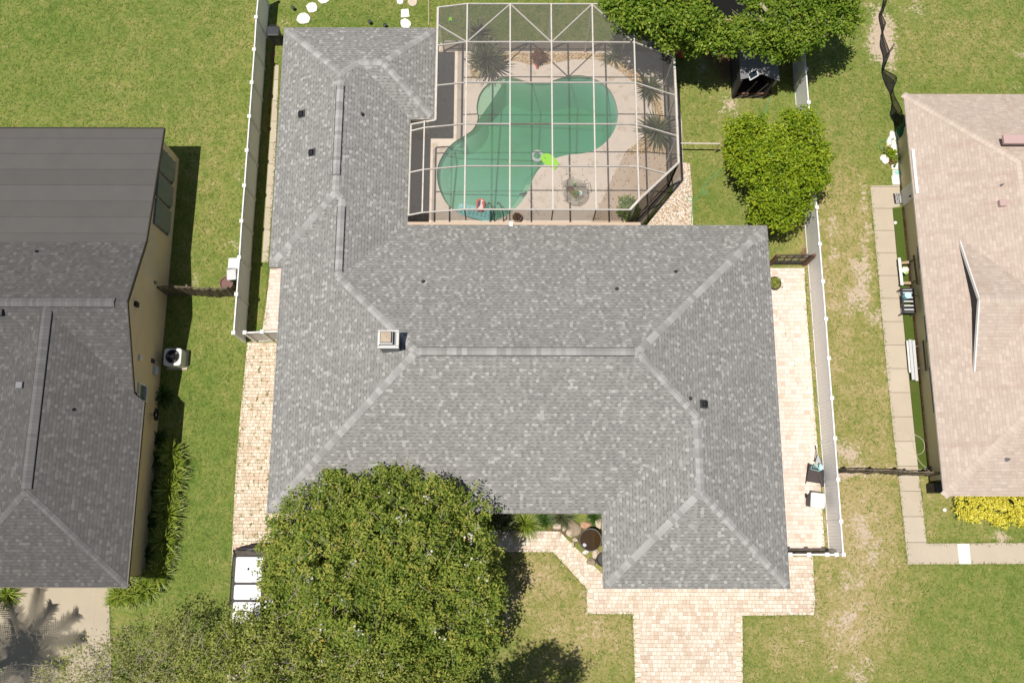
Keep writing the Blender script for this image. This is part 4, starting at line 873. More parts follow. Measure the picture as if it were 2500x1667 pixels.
# ================================================================== vegetation
def nrm(a): return a / np.maximum(np.linalg.norm(a, axis=-1, keepdims=True), 1e-6)
def crown(name, parent, mat, blobs, nclump, nleaf, ll, lw, cl, spread, seed, lo=-.4, upb=.5, spray=False, skin=.3, fold=.15):
    """thousands of single leaves in clumps through the lobes of a crown"""
    r = np.random.RandomState(seed); B = np.array(blobs, dtype=float); wgt = (B[:, 3] * B[:, 4]) ** 1.0; wgt /= wgt.sum()
    k = r.choice(len(B), int(nclump * 1.5), p=wgt); d = r.randn(len(k), 3); d[:, 2] = np.abs(d[:, 2]) * np.where(r.rand(len(k)) < .72, 1, -1); d = nrm(d)
    d[:, 2] = np.maximum(d[:, 2], lo + r.rand(len(k)) * .1); d = nrm(d)
    rad = 1 - skin * r.rand(len(k)) ** 1.6 + .05 * r.randn(len(k)) + np.where(r.rand(len(k)) < .12, .38 * r.rand(len(k)), 0); C = B[k, :3] + d * B[k, 3:6] * rad[:, None]
    inside = np.zeros(len(k), bool)
    for j in range(len(B)): q = (((C - B[j, :3]) / B[j, 3:6]) ** 2).sum(1); inside |= (q < .5) & (k != j)
    C, d, k = C[~inside][:nclump], d[~inside][:nclump], k[~inside][:nclump]; n = len(C)
    ax = nrm(d * .8 + np.array([0, 0, upb]) + r.randn(n, 3) * .45); cv = r.rand(n)
    if spray: ax[:, 2] *= .5; ax = nrm(ax)
    t = np.linspace(0, 1, nleaf)[None, :, None] + r.rand(n, nleaf, 1) * .05
    base = C[:, None] + ax[:, None] * (t - .4) * cl + r.randn(n, nleaf, 3) * spread
    ref = nrm(np.cross(ax, np.array([0, 0, 1.0]) + r.randn(n, 3) * .2))[:, None]
    sgn = np.where(np.arange(nleaf) % 2 == 0, 1, -1)[None, :, None]
    if spray: ld = nrm(ref * sgn + ax[:, None] * .55 + r.randn(n, nleaf, 3) * .22)
    else: ld = nrm(ref * sgn * .6 + ax[:, None] * .5 + r.randn(n, nleaf, 3) * .6)
    up = nrm(np.array([0, 0, 1.0]) + r.randn(n, nleaf, 3) * .55 + d[:, None] * .35); wd = nrm(np.cross(ld, up)); un = np.cross(wd, ld)
    s = (.7 + .6 * r.rand(n, nleaf, 1)); l = ll * s; ww = lw * s / 2
    v0 = base; v2 = base + ld * l - np.array([0, 0, 1.0]) * l * .12; mid = base + ld * l * .5
    v1 = mid + wd * ww + un * ww * fold; v3 = mid - wd * ww + un * ww * fold
    V = np.stack([v0, v1, v2, v3], 2).reshape(-1, 3); F = np.arange(len(V)).reshape(-1, 4)
    var = np.clip(cv[:, None] * .55 + r.rand(n, nleaf) * .45, 0, 1).ravel()
    return raw_mesh(name, V, F, mat, parent, var), C
def lobes(L): 
    out = []
    for (u, v, z, rp) in L: c = P(u, v, z); r = rp * (CAM_H - z) / CAM_F * 1.02; out.append((c.x, c.y, c.z, r, r, r * .72))
    return out
def sub(bl, n=8, f=.40, seed=0, flat=.8):
    rn = random.Random(seed); out = []
    for (x, y, z, a, b, c) in bl:
        out.append((x, y, z - c * .2, a * .66, b * .66, c * .66)); ph = rn.random() * 6.28
        for i in range(n):
            t = ph + i * 2.399; e = rn.uniform(.05, 1.0); r = a * rn.uniform(f * .7, f * 1.15); q = math.sqrt(1 - (e * .85) ** 2)
            out.append((x + math.cos(t) * q * (a - r * .75), y + math.sin(t) * q * (b - r * .75), z + e * (c - r * .3), r, r, r * flat))
    return out
def limbs(mb, base, blobs, r0, seed, fork=.45):
    rn = random.Random(seed); B = Vector(base); top = B + Vector((rn.uniform(-.2, .2), rn.uniform(-.2, .2), 1.6)); mb.tube([B - Vector((0, 0, .1)), B + Vector((0, 0, .25)), top], [r0 * 1.3, r0, r0 * .8], 9)
    for (x, y, z, a, b, c) in blobs:
        e = Vector((x, y, z + c * .25)); m = top.lerp(e, fork) + Vector((rn.uniform(-.3, .3), rn.uniform(-.3, .3), rn.uniform(.0, .4)))
        mb.tube([top, m, e], [r0 * .55, r0 * .35, r0 * .12], 6)
        for _ in range(4):
            q = e + Vector((rn.uniform(-1, 1) * a * .8, rn.uniform(-1, 1) * b * .8, rn.uniform(-.2, .8) * c)); mb.tube([m.lerp(e, .6), (m.lerp(e, .6) + q) / 2 + Vector((0, 0, .15)), q], [r0 * .16, r0 * .1, r0 * .03], 5)
def twigs(mb, C, n, ln, r, seed):
    rn = random.Random(seed)
    for _ in range(n):
        c = Vector(C[rn.randrange(len(C))]); d = Vector((rn.uniform(-1, 1), rn.uniform(-1, 1), rn.uniform(-.1, .5))).normalized() * ln * rn.uniform(.5, 1.3)
        m = c + d * .5 + Vector((rn.uniform(-.12, .12), rn.uniform(-.12, .12), rn.uniform(0, .12))); p = c + Vector((0, 0, .02)); mb.tube([p, m, c + d + Vector((0, 0, .05))], [r, r * .7, r * .3], 4)
        if rn.random() < .6: mb.tube([m, m + d * .35 + Vector((rn.uniform(-.2, .2), rn.uniform(-.2, .2), .05))], [r * .6, r * .25], 4)
def tree(label, cat, base, L, leaf, nclump, nleaf, ll, lw, cl, spread, seed, r0=.16, bark='bark', tw=None, name='tree', **kw):
    b = P(*base, 0); t = thing(name, label, cat, (b.x, b.y, 0)); bl = lobes(L); mb = MB(); limbs(mb, b, bl, r0, seed); mb.build('trunk', bark, t, smooth=True)
    o, C = crown('crown', t, leaf, sub(bl, seed=seed), nclump, nleaf, ll, lw, cl, spread, seed, **kw)
    if tw: k = MB(); twigs(k, C, *tw, seed); k.build('twigs', 'bark_pale', t)['kind'] = 'stuff'
    return t, C
LA = [(890,1400,4.9,165),(1070,1315,3.7,135),(800,1300,4.1,115),(1095,1440,4.2,118),(760,1420,3.5,115),(950,1245,3.8,92),(870,1240,3.7,85),(735,1345,3.3,85),(1150,1390,3.3,75),(1010,1550,3.6,140),(870,1560,3.9,120),(1110,1540,3.2,90),(975,1330,5.2,112),(690,1390,3.0,55),(1060,1240,3.5,75),(1150,1320,3.1,55),(820,1200,3.3,50),(985,1190,3.3,48),(700,1300,3.0,48),(1180,1450,3.0,50),(1150,1560,3.0,55)]
tA, CA = tree("broad flowering tree with white blossoms in front of the grey house", "tree", (945, 1450), LA, 'leaf_myrtle', 6000, 13, .135, .062, .42, .05, 11, .17, tw=(240, .7, .014), spray=True, skin=.38)
rn = np.random.RandomState(5); idx = [i for i in rn.choice(len(CA), 600, replace=False) if CA[i][2] > 4.1][:62]; fl = []; fv = []
for i in idx:
    c = CA[i] + np.array([0, 0, .12]); m = rn.randint(7, 17); rr_ = .06 + .08 * rn.rand()
    for _ in range(m):
        p = c + rn.randn(3) * rr_; a = nrm(rn.randn(3)); b = nrm(np.cross(a, rn.randn(3))); s = .075; fl += [p, p + a * s, p + (a + b) * s, p + b * s]; fv.append(rn.rand())
raw_mesh('blossoms', np.array(fl), np.arange(len(fl)).reshape(-1, 4), 'petal', tA, fv)
LB = [(620,1590,3.9,95),(740,1630,4.3,125),(550,1655,3.6,100),(880,1660,4.1,125),(690,1740,4.4,150),(500,1620,3.4,62),(1000,1690,3.7,100),(1090,1695,3.3,70),(590,1540,3.4,50),(690,1560,3.6,60),(1130,1760,3.2,70)]
tree("olive green oak with pale bare branches at the near edge, over the parked car", "tree", (760, 1660), LB, 'leaf_oak', 3300, 11, .115, .058, .34, .07, 21, .2, tw=(150, .7, .016), skin=.5)
LC = [(350,1600,3.2,85),(230,1640,2.9,85),(430,1570,3.2,60),(150,1680,2.6,65),(320,1690,3.2,110),(450,1640,3.4,75),(400,1530,2.8,45)]
tree("sparse straggly tree with thin grey twigs hanging over the left drive", "tree", (350, 1700), LC, 'leaf_grey', 1150, 8, .105, .045, .34, .10, 31, .10, tw=(150, 1.0, .010), skin=.9)
LT = [(1165,1795,7.6,85),(1240,1800,8.0,80),(1205,1830,8.4,90),(1130,1830,7.6,70)]
tree("tall tree beyond the near edge whose shadow falls on the front lawn", "tree", (1195, 1720), LT, 'leaf_oak', 700, 11, .13, .07, .34, .07, 25, .18, skin=.5)
LD = [(1555,15,4.8,82),(1650,35,5.0,85),(1635,70,4.2,62),(1715,82,4.3,58),(1505,0,4.0,42),(1590,-50,5.0,100),(1765,108,3.6,42),(1555,62,3.9,42),(1690,-50,4.0,60),(1690,100,3.4,42)]
tree("dense glossy green tree leaning over the far right corner of the pool cage", "tree", (1630, 150), LD, 'leaf_glossy', 2900, 12, .165, .088, .30, .09, 41, .18, skin=.35)
LE = [(1835,95,4.2,48),(1930,55,4.8,70),(2025,25,4.6,68),(1950,98,4.2,52),(1880,122,3.7,40),(1850,10,4.2,36),(1990,-35,4.8,90),(2062,55,3.7,38),(1800,78,3.6,36),(1905,-60,4.5,50),(1930,120,3.5,36),(1992,85,3.8,38)]
tE, CE = tree("open crowned glossy tree with pale limbs over the far end of the right white fence", "tree", (1922, 135), LE, 'leaf_glossy', 2000, 12, .155, .082, .30, .09, 51, .16, tw=(80, .6, .012), skin=.5)
br = MB(); br.tube([P(1858, 10, 4.6), P(1880, 38, 4.9), P(1902, 60, 4.7)], [.09, .075, .06], 7).tube([P(1855, 40, 4.6), P(1866, 55, 4.7), P(1876, 70, 4.5)], [.05, .04, .03], 6).build('limb', 'bark_pale', tE)
LF = [(1832,345,3.0,60),(1935,350,3.3,72),(1895,425,3.6,88),(1876,488,2.9,60),(1952,435,3.0,62),(1822,412,2.6,44),(1905,540,2.3,34),(1985,385,2.7,44),(1797,318,2.6,30),(1955,300,2.8,34),(1945,500,2.6,36),(1800,375,2.5,34),(1990,440,2.4,32),(1850,530,2.2,26)]
tree("bright green bushy tree straddling the right white fence", "tree", (1895, 470), LF, 'leaf_bright', 2500, 12, .155, .07, .28, .08, 61, .12, skin=.4)

def blades(n, ln, wd, seed, tilt=(.15, 1.1), droop=.9, seg=4, z0=0.0, spread=.05):
    r = np.random.RandomState(seed); a = r.rand(n) * 2 * np.pi; e = tilt[0] + (tilt[1] - tilt[0]) * r.rand(n) ** .8; L = ln * (.65 + .5 * r.rand(n))
    V = []; F = []; var = []
    for i in range(n):
        h = np.array([math.cos(a[i]), math.sin(a[i]), 0]); s = np.array([-h[1], h[0], 0]); p = h * spread * r.rand() + np.array([0, 0, z0]); el = math.pi / 2 - e[i]; k0 = len(V); cv = r.rand()
        for j in range(seg + 1):
            t = j / seg; w_ = wd * (1 - t ** 2.2) * (.55 + .45 * min(1, t * 4)) / 2 + .002; V += [p + s * w_, p - s * w_]
            el2 = el - droop * t * 1.5; p = p + (h * math.cos(el2) + np.array([0, 0, 1]) * math.sin(el2)) * L[i] / seg
        for j in range(seg): F.append((k0 + 2 * j, k0 + 2 * j + 1, k0 + 2 * j + 3, k0 + 2 * j + 2)); var.append(cv * .7 + r.rand() * .3)
    return np.array(V), np.array(F), var
def rosette(label, px, z, mat, n, ln, wd, seed, cat="plant", group=None, trunk=0.0, name='spiky_plant', **kw):
    c = P(px[0], px[1], z); c.z = 0; t = thing(name, label, cat, c, group); V, F, var = blades(n, ln, wd, seed, z0=trunk, **kw); raw_mesh('blades', V + np.array(c), F, mat, t, var)
    if trunk: MB().tube([c, c + Vector((.03, 0, trunk * .5)), c + Vector((0, 0, trunk))], [.08, .07, .06], 7).build('stem', 'bark', t)
    return t
rosette("tall dusty yucca by the far left corner of the pool cage", (1170, 82), 1.7, 'leaf_yucca', 90, .95, .06, 3, trunk=1.5, tilt=(.2, 1.9), droop=.5)
rosette("broad spiky plant below the tall yucca, raised to enlarge the shadow by the pool", (1188, 142), 1.0, 'leaf_yucca', 170, 1.15, .07, 4, trunk=.9, tilt=(.15, 1.7), droop=.35)  # lower leaves merged with a shadow mass, height added for a larger shadow
rosette("small spiky plant on the tan stones at the far side of the pool", (1497, 134), .4, 'leaf_yucca', 60, .75, .05, 5, trunk=.2, tilt=(.2, 1.5), droop=.4)
rosette("shaded spiky plant in the stone bed near the cage's right wall", (1587, 212), .5, 'leaf_yucca', 90, .95, .06, 6, trunk=.3, tilt=(.2, 1.6), droop=.4)
rosette("large spiky plant beside the pool at the right wall of the cage", (1603, 318), .6, 'leaf_yucca', 120, 1.15, .065, 7, trunk=.5, tilt=(.15, 1.7), droop=.4)
def bush(label, px, z, rad, mat, nc, nl, ll, lw, seed, cat="shrub", name='shrub', flat=.8, **kw):
    c = P(px[0], px[1], z); t = thing(name, label, cat, (c.x, c.y, 0)); rn = random.Random(seed); bl = []
    for i in range(7): a = i * .9 + rn.random(); q = rad * rn.uniform(.0, .55); bl.append((c.x + q * math.cos(a), c.y + q * math.sin(a), z * rn.uniform(.6, 1), rad * .55, rad * .55, rad * .5 * flat))
    crown('leaves', t, mat, bl, nc, nl, ll, lw, .16, .03, seed, **kw); mb = MB()
    for i in range(5): mb.tube([(c.x, c.y, 0), (bl[i][0], bl[i][1], z * .8)], [.03, .012], 5)
    mb.build('stems', 'bark', t); return t
bush("leafy green shrub inside the near right corner of the pool cage", (1535, 508), .6, .55, 'leaf_glossy', 190, 9, .13, .075, 71)
bush("rusty brown shrub on the tan stones behind the pool", (1318, 138), .35, .36, 'leaf_rust', 130, 9, .12, .04, 72)
# hedge of variegated blade plants by the left house
hb = [(403,1105),(410,1135),(404,1165),(396,1195),(398,1225),(390,1255),(392,1288),(384,1318),(386,1350),(376,1378),(366,1405),(340,1437),(312,1450),(285,1448),(268,1458)]
where = ["topmost in the row along the left house", "second from the top", "third from the top", "fourth from the top", "fifth from the top", "sixth from the top", "seventh from the top", "eighth from the top", "ninth from the top", "tenth from the top", "where the row bends around the corner", "just past the corner of the left house", "beside the rusty plant at the drive", "at the grass edge of the drive", "lowest, touching the worn concrete drive"]
protos = []
for i, (u, v) in enumerate(hb):
    rz = random.uniform(0, 6.28); u += 12; c = P(u, v, .5); c.z = 0; lab = "yellow green blade plant, " + where[i]
    if i < 3: o = rosette(lab, (u, v), .5, 'leaf_blade', 130, .86, .055, 80 + i, "plant", "blade plants along the left house", name='blade_plant', tilt=(.05, 1.0), droop=.7); protos.append(o)
    else: o = clone(protos[i % 3], c, rz, lab, random.uniform(.85, 1.15)); o['group'] = "blade plants along the left house"
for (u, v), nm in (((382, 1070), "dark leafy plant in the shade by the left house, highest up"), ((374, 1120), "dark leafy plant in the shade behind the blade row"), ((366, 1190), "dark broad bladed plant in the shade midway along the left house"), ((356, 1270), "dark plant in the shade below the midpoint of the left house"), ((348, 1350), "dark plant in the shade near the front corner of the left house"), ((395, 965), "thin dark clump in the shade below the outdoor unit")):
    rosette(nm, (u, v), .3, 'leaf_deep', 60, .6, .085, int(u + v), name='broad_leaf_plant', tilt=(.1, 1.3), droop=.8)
rosette("rusty red bladed plant at the front corner of the left house", (322, 1432), .3, 'leaf_rust', 70, .45, .05, 90, name='blade_plant', tilt=(.1, 1.4))
rosette("green bladed plant at the far left of the worn drive", (14, 1450), .3, 'leaf_blade', 150, .8, .05, 91, name='blade_plant', tilt=(.1, 1.5))
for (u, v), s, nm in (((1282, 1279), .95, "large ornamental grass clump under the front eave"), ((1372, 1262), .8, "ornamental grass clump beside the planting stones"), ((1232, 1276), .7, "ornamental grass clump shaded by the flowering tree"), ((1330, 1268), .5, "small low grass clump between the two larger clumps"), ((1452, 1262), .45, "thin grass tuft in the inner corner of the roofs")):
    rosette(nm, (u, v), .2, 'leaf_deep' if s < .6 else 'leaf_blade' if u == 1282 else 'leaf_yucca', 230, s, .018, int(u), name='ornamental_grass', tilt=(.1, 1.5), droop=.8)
# yellow hedge
yh = thing('hedge', "bright yellow leafed hedge in front of the pink roofed house", "hedge", P(2440, 1240)); bl = []
for i in range(16): c = P(2362 + i * 17, 1232 + 9 * math.sin(i * 1.7) + (8 if i > 3 else -2), .55); bl.append((c.x, c.y, .5, .46, .62, .42))
crown('leaves', yh, 'leaf_yellow', bl, 1500, 9, .10, .062, .14, .03, 95, skin=.25); mb = MB()
for q in bl: mb.tube([(q[0], q[1], 0), (q[0], q[1] + .05, .6)], [.03, .015], 5)
mb.build('stems', 'bark', yh)['kind'] = 'stuff'
# palm left of the frame, whose shadow falls on the drive
pb_ = P(62, 1585, 0) + Vector((-1.5, -.85, 0))
pl = thing('palm_tree', "palm tree whose feathery shadow falls on the worn concrete drive", "palm", pb_); mb = MB(); mb.tube([pb_, pb_ + Vector((.1, 0, 2.5)), pb_ + Vector((.15, .1, 5.2))], [.2, .15, .13], 9); mb.build('trunk', 'bark', pl)
fr = np.random.RandomState(4); V = []; F = []; var = []
for i in range(15):
    a = i * 2 * math.pi / 15 + fr.rand() * .25; h = np.array([math.cos(a), math.sin(a), 0]); s = np.array([-h[1], h[0], 0]); p = np.array(pb_) + np.array([.15, .1, 5.2]); el = .55 - .45 * fr.rand(); L = 2.3 + .7 * fr.rand()
    for j in range(28):
        t = j / 27; e2 = el - 1.05 * t; q = p + (h * math.cos(e2) + np.array([0, 0, 1]) * math.sin(e2)) * L / 27
        for sg_ in (1, -1):
            d = s * sg_ * .9 + h * .55 - np.array([0, 0, .18]); d /= np.linalg.norm(d); ln = (.50 + .35 * fr.rand()) * (1 - t * .45); k = len(V); V += [p - h * .035, p + h * .035, p + d * ln * .55 + h * .045, p + d * ln]; F.append((k, k + 1, k + 2, k + 3)); var.append(fr.rand())
        p = q
raw_mesh('fronds', np.array(V), np.array(F), 'leaf_palm', pl, var)
# grass: single blades standing in the lawns, denser where it is green
gr = np.random.RandomState(9); N = 150000
gxy = np.stack([gr.uniform(-29, 29, N), gr.uniform(-8, 28.5, N)], 1)
pave = [PP(q) for q in ([(693,655),(660,655),(648,760),(641,806),(690,806)], [(604,836),(590,1000),(569,1290),(552,1720),(720,1720),(720,1560),(730,1335),(730,1180),(700,836)], [(731,1240),(731,1347),(1350,1347),(1432,1436),(1432,1498),(1545,1498),(1552,1720),(1814,1720),(1812,1502),(1986,1500),(1990,1470),(1984,1358),(1700,1360),(1480,1392),(1383,1300),(1368,1292),(1000,1292)], [(1850,655),(1963,655),(1985,960),(2014,1344),(1850,1344)], [(2124,454),(2196,453),(2196,505),(2208,508),(2266,1143),(2245,1150),(2262,1326),(2640,1324),(2640,1375),(2216,1377),(2180,1050),(2146,700)], [(-160,1380),(262,1380),(276,1720),(-160,1720)], deck_px, [(1575,560),(1692,560),(1684,400),(1664,396)])]
pave += [[Vector(q) for q in outline], [Vector((-40, -20)), Vector((xe2 - .3, -20)), Vector((xe2 - .3, ySo)), Vector((xw_, ySo)), Vector((xw_, yP)), Vector((-40, yP))], [Vector((rx + .4, ryS)), Vector((40, ryS)), Vector((40, ryN)), Vector((rx + .4, ryN))]]
ok = np.ones(N, bool)
for poly in pave:
    x0, x1_ = min(p[0] for p in poly), max(p[0] for p in poly); y0, y1_ = min(p[1] for p in poly), max(p[1] for p in poly)
    ins = np.zeros(N, bool); j = len(poly) - 1; X, Y = gxy[:, 0], gxy[:, 1]
    for i in range(len(poly)):
        a, b = poly[i], poly[j]; c = ((a[1] > Y) != (b[1] > Y)); xx = (b[0] - a[0]) * (Y - a[1]) / ((b[1] - a[1]) or 1e-9) + a[0]; ins ^= c & (X < xx); j = i
    ok &= ~ins
gxy = gxy[ok]; bare = np.zeros(len(gxy))
for (x, y, ra, rb, k) in fb + fs_: bare += k * np.exp(-(((gxy[:, 0] - x) / ra) ** 2 + ((gxy[:, 1] - y) / rb) ** 2) * .8)
gxy = gxy[(bare + gr.rand(len(gxy)) * .5) < .5]; n = len(gxy)
dryv = np.zeros(n)
for (x, y, ra, rb, k) in fd: dryv += k * np.exp(-(((gxy[:, 0] - x) / ra) ** 2 + ((gxy[:, 1] - y) / rb) ** 2) * .8)
a = gr.rand(n) * 2 * np.pi; ln = .09 + .12 * gr.rand(n); h = .012 + .022 * gr.rand(n); wd = .012 + .014 * gr.rand(n)
b0 = np.column_stack([gxy, np.zeros(n)]); dv = np.column_stack([np.cos(a), np.sin(a), np.zeros(n)]); sv = np.column_stack([-np.sin(a), np.cos(a), np.zeros(n)])
V = np.stack([b0 + sv * wd[:, None], b0 - sv * wd[:, None], b0 + dv * ln[:, None] + np.array([0, 0, 1]) * h[:, None]], 1).reshape(-1, 3)
M['grass'] = leafmat("grass blades", [(0, (.10, .17, .03)), (.4, (.17, .23, .045)), (.65, (.26, .275, .075)), (.85, (.42, .35, .15)), (1, (.56, .46, .25))], .3, .7, .1)
go = raw_mesh('grass', V, np.arange(len(V)).reshape(-1, 3), 'grass', None, np.clip(gr.rand(n) * .62 + dryv * .28, 0, 1)); go['kind'] = 'stuff'; go['label'] = "short grass blades across the lawns"; go['category'] = "grass"
# ================================================================== things
def rounded(cx, cy, a, b, r, n=5, rz=0.0):
    out = []
    for sx_, sy_, a0 in ((1, 1, 0), (-1, 1, 90), (-1, -1, 180), (1, -1, 270)):
        for k in range(n + 1):
            t = R(a0 + 90 * k / n); x = sx_ * (a / 2 - r) + r * math.cos(t); y = sy_ * (b / 2 - r) + r * math.sin(t); out.append((cx + x * math.cos(rz) - y * math.sin(rz), cy + x * math.sin(rz) + y * math.cos(rz)))
    return out
def loft(rings, cap=True):
    m = MB(); n = len(rings[0]); vs = [p for r in rings for p in r]; fs = []
    for i in range(len(rings) - 1):
        for k in range(n): fs.append((i * n + k, i * n + (k + 1) % n, (i + 1) * n + (k + 1) % n, (i + 1) * n + k))
    if cap: fs += [tuple(range(n))[::-1], tuple((len(rings) - 1) * n + k for k in range(n))]
    return m.mesh(vs, fs)
# ---- parked car: white roof in three fields over a dark body, tail towards the top
zc_ = 1.70; rl, rr_ = P(570, 1420, zc_), P(641, 1420, zc_); ccx = (rl.x + rr_.x) / 2; yt = P(620, 1330, .8).y
car = thing('parked_car', "parked dark car with white three part roof, half hidden under trees", "car", (ccx, yt - 2.45, 0))
hw = .965; RW = (rr_.x - rl.x) / 2 + .02; X = ccx
def ring(y, w_, z0, z1, tw, r=.06): return [(X - w_, y, z0 + r), (X - w_ + r, y, z0), (X + w_ - r, y, z0), (X + w_, y, z0 + r), (X + w_, y, z1 - .1), (X + tw, y, z1), (X - tw, y, z1), (X - w_, y, z1 - .1)]
sect = [(0, .42, .42, .78, .36), (.04, .64, .34, .92, .56), (.13, .80, .28, 1.0, .74), (.28, .90, .26, 1.03, .84), (.5, .955, .24, 1.05, .88), (1.2, .965, .22, 1.04, .90), (3.2, .965, .22, 1.04, .90), (4.2, .955, .24, 1.02, .86), (4.7, .92, .28, .96, .80), (4.93, .84, .36, .86, .68), (4.98, .70, .44, .76, .55)]
loft([ring(yt - a, b, c, d_, e) for a, b, c, d_, e in sect]).build('body', 'paint_dark', car, smooth=False, bevel=.02)
def gring(y, z, w_): return [(X - w_, y, z), (X + w_, y, z)]
yb0, yb1 = yt - .20, yt - 3.75; yr0, yr1 = yt - .46, yt - 3.10
gl = MB(); lo_ = [(X - .90, yb0, 1.02), (X + .90, yb0, 1.02), (X + .90, yb1, 1.02), (X - .90, yb1, 1.02)]; hi_ = [(X - RW, yr0, 1.64), (X + RW, yr0, 1.64), (X + RW, yr1, 1.64), (X - RW, yr1, 1.64)]
gl.mesh(lo_ + hi_, [(0, 1, 5, 4), (1, 2, 6, 5), (2, 3, 7, 6), (3, 0, 4, 7), (4, 5, 6, 7)]); gl.build('windows', 'glass_dark', car, bevel=.03)
pl_ = MB()
for sx_ in (-1, 1):
    for yb_, yr_ in ((yb0, yr0), (yt - 1.35, yt - 1.35), (yt - 2.3, yt - 2.3), (yb1, yr1)): pl_.bar((X + sx_ * .905, yb_, 1.0), (X + sx_ * (RW + .005), yr_, 1.66), .07, .05)
pl_.build('pillars', 'paint_dark', car)
ro = MB().prism(rounded(X, (yr0 + yr1) / 2, RW * 2 + .03, yr0 - yr1 + .05, .12), 1.63, 1.672).build('roof', 'paint_dark', car)
yy = [yr0 + .02, P(620, 1424, zc_).y, P(620, 1466, zc_).y, yr1 - .02]
for k in range(3):
    a, b = yy[k] - .045, yy[k + 1] + .045; o = MB().prism(rounded(X, (a + b) / 2, RW * 2 - .12, a - b, .08), 1.665, 1.70 - .006 * abs(k - 1)).build('roof_panel', 'paint_white', ro, bevel=.012)
s0 = P(608, 1492, zc_).y; MB().prism(rounded(X, s0 - .38, .86, .76, .06), 1.685, 1.701).build('sunroof', 'glass_dark', ro)
MB().bar((X - .02, P(606, 1388, zc_).y + .04, 1.71), (X - .02, P(606, 1388, zc_).y - .05, 1.735), .05, .05).build('antenna', 'black', ro)
tri = MB()
arc = [Vector((X + math.sin(t) * .90, yt - .17 - (1 - math.cos(t)) * .62, 1.00 + .02)) for t in [(-1.25 + k * 2.5 / 14) for k in range(15)]]
tri.tube(arc, .018, 5); tri.build('chrome_trim', 'steel', car)
MB().prism([(X + math.sin(t) * (RW - .02), yt - .33 - (1 - math.cos(t)) * .5) for t in [(-1.2 + k * 2.4 / 12) for k in range(13)]] + [(X + RW - .1, yt - .52), (X - RW + .1, yt - .52)], 1.60, 1.635).build('spoiler', 'paint_dark', car)
for sx_ in (-1, 1):
    MB().box((X + sx_ * .80, yt - .17, .74), (.16, .14, .2)).build('tail_lamp', 'lamp_red', car, bevel=.02); MB().box((X + sx_ * .70, yt - 4.90, .74), (.34, .14, .14)).build('headlight', 'lamp_clear', car, bevel=.02)
    mm = MB().bar((X + sx_ * .93, yt - 3.35, 1.08), (X + sx_ * 1.10, yt - 3.38, 1.10), .10, .12).build('wing_mirror', 'paint_dark', car)
    for yw_ in (yt - .95, yt - 3.95):
        m = Matrix.Rotation(R(90), 3, 'Y'); w_ = MB(); prof = [(.20, -.11), (.33, -.11), (.35, -.07), (.35, .07), (.33, .11), (.20, .11)]; tmp = MB().lathe(prof, (0, 0, 0), 22)
        w_.mesh([m @ Vector(p) + Vector((X + sx_ * .87, yw_, .35)) for p in tmp.v], tmp.f); wo = w_.build('wheel', 'tyre', car)
        tmp = MB().lathe([(0, .08), (.08, .095), (.2, .08), (.215, .04), (.215, -.04), (.0, -.04)], (0, 0, 0), 16); MB().mesh([m @ (Vector(p) * 1) * 1 + Vector((X + sx_ * .885, yw_, .35)) for p in tmp.v], tmp.f).build('rim', 'steel', wo)
# ---- outdoor unit of the left house
c = P(421, 871, .72); ac = thing('air_conditioner', "square outdoor air conditioner with round fan grille in the left house's shade", "air conditioner", (c.x, c.y, 0))
MB().prism(rounded(c.x, c.y, .80, .80, .12), .06, .72).build('casing', 'bin_white', ac, bevel=.02); MB().prism(rounded(c.x, c.y, .95, .95, .03), 0, .06).build('pad', 'concrete', ac)
q = Vector((c.x, c.y + .02, 0)); MB().lathe([(.29, .722), (.31, .74), (.33, .722)], q, 26).build('grille_ring', 'trim_grey', ac); MB().lathe([(.29, .724), (0, .724)], q, 26).build('fan_dark_disc', 'near_black', ac)  # flat black disc paints the unlit depth below the fan
k = MB()
for r_ in (.06, .12, .18, .24): k.lathe([(r_, .735), (r_ + .006, .739), (r_ + .012, .735)], q, 22)
for i in range(6): a = i * math.pi / 3; k.bar(q + Vector((0, 0, .737)), q + Vector((math.cos(a) * .3, math.sin(a) * .3, .737)), .01)
k.build('guard', 'dark_metal', ac); MB().lathe([(.0, .75), (.09, .748), (.10, .735)], q, 14).build('hub', 'trim_grey', ac)
k = MB()
for i in range(3): a = i * 2.094 + .6; k.mesh([q + Vector((math.cos(a) * .08, math.sin(a) * .08, .726)), q + Vector((math.cos(a) * .28, math.sin(a) * .28, .726)), q + Vector((math.cos(a + .6) * .26, math.sin(a + .6) * .26, .731)), q + Vector((math.cos(a + .7) * .08, math.sin(a + .7) * .08, .731))], [(0, 1, 2, 3)])
k.build('fan_blades', 'trim_grey', ac)
# ---- wreath like coil on the left house
cy_ = P(357, 1011, 1.1); co = thing('hose_coil', "black coiled hose hanging on the left house beside the eave", "hose", (xw_ + .2, cy_.y, 0)); x_ = xe2 - .18
pts = []
for i in range(75): a = i * 2 * math.pi / 24; rr2 = .17 + .03 * math.sin(i * .5); pts.append((x_ + .04 * math.sin(a) + .015 * (i % 5), cy_.y + math.cos(a) * .24, 1.0 + math.sin(a) * .27))
MB().tube(pts, .04, 6).build('coil', 'black', co); MB().bar((xw3, cy_.y, 1.05), (x_, cy_.y, 1.05), .05).build('hook', 'steel', co)
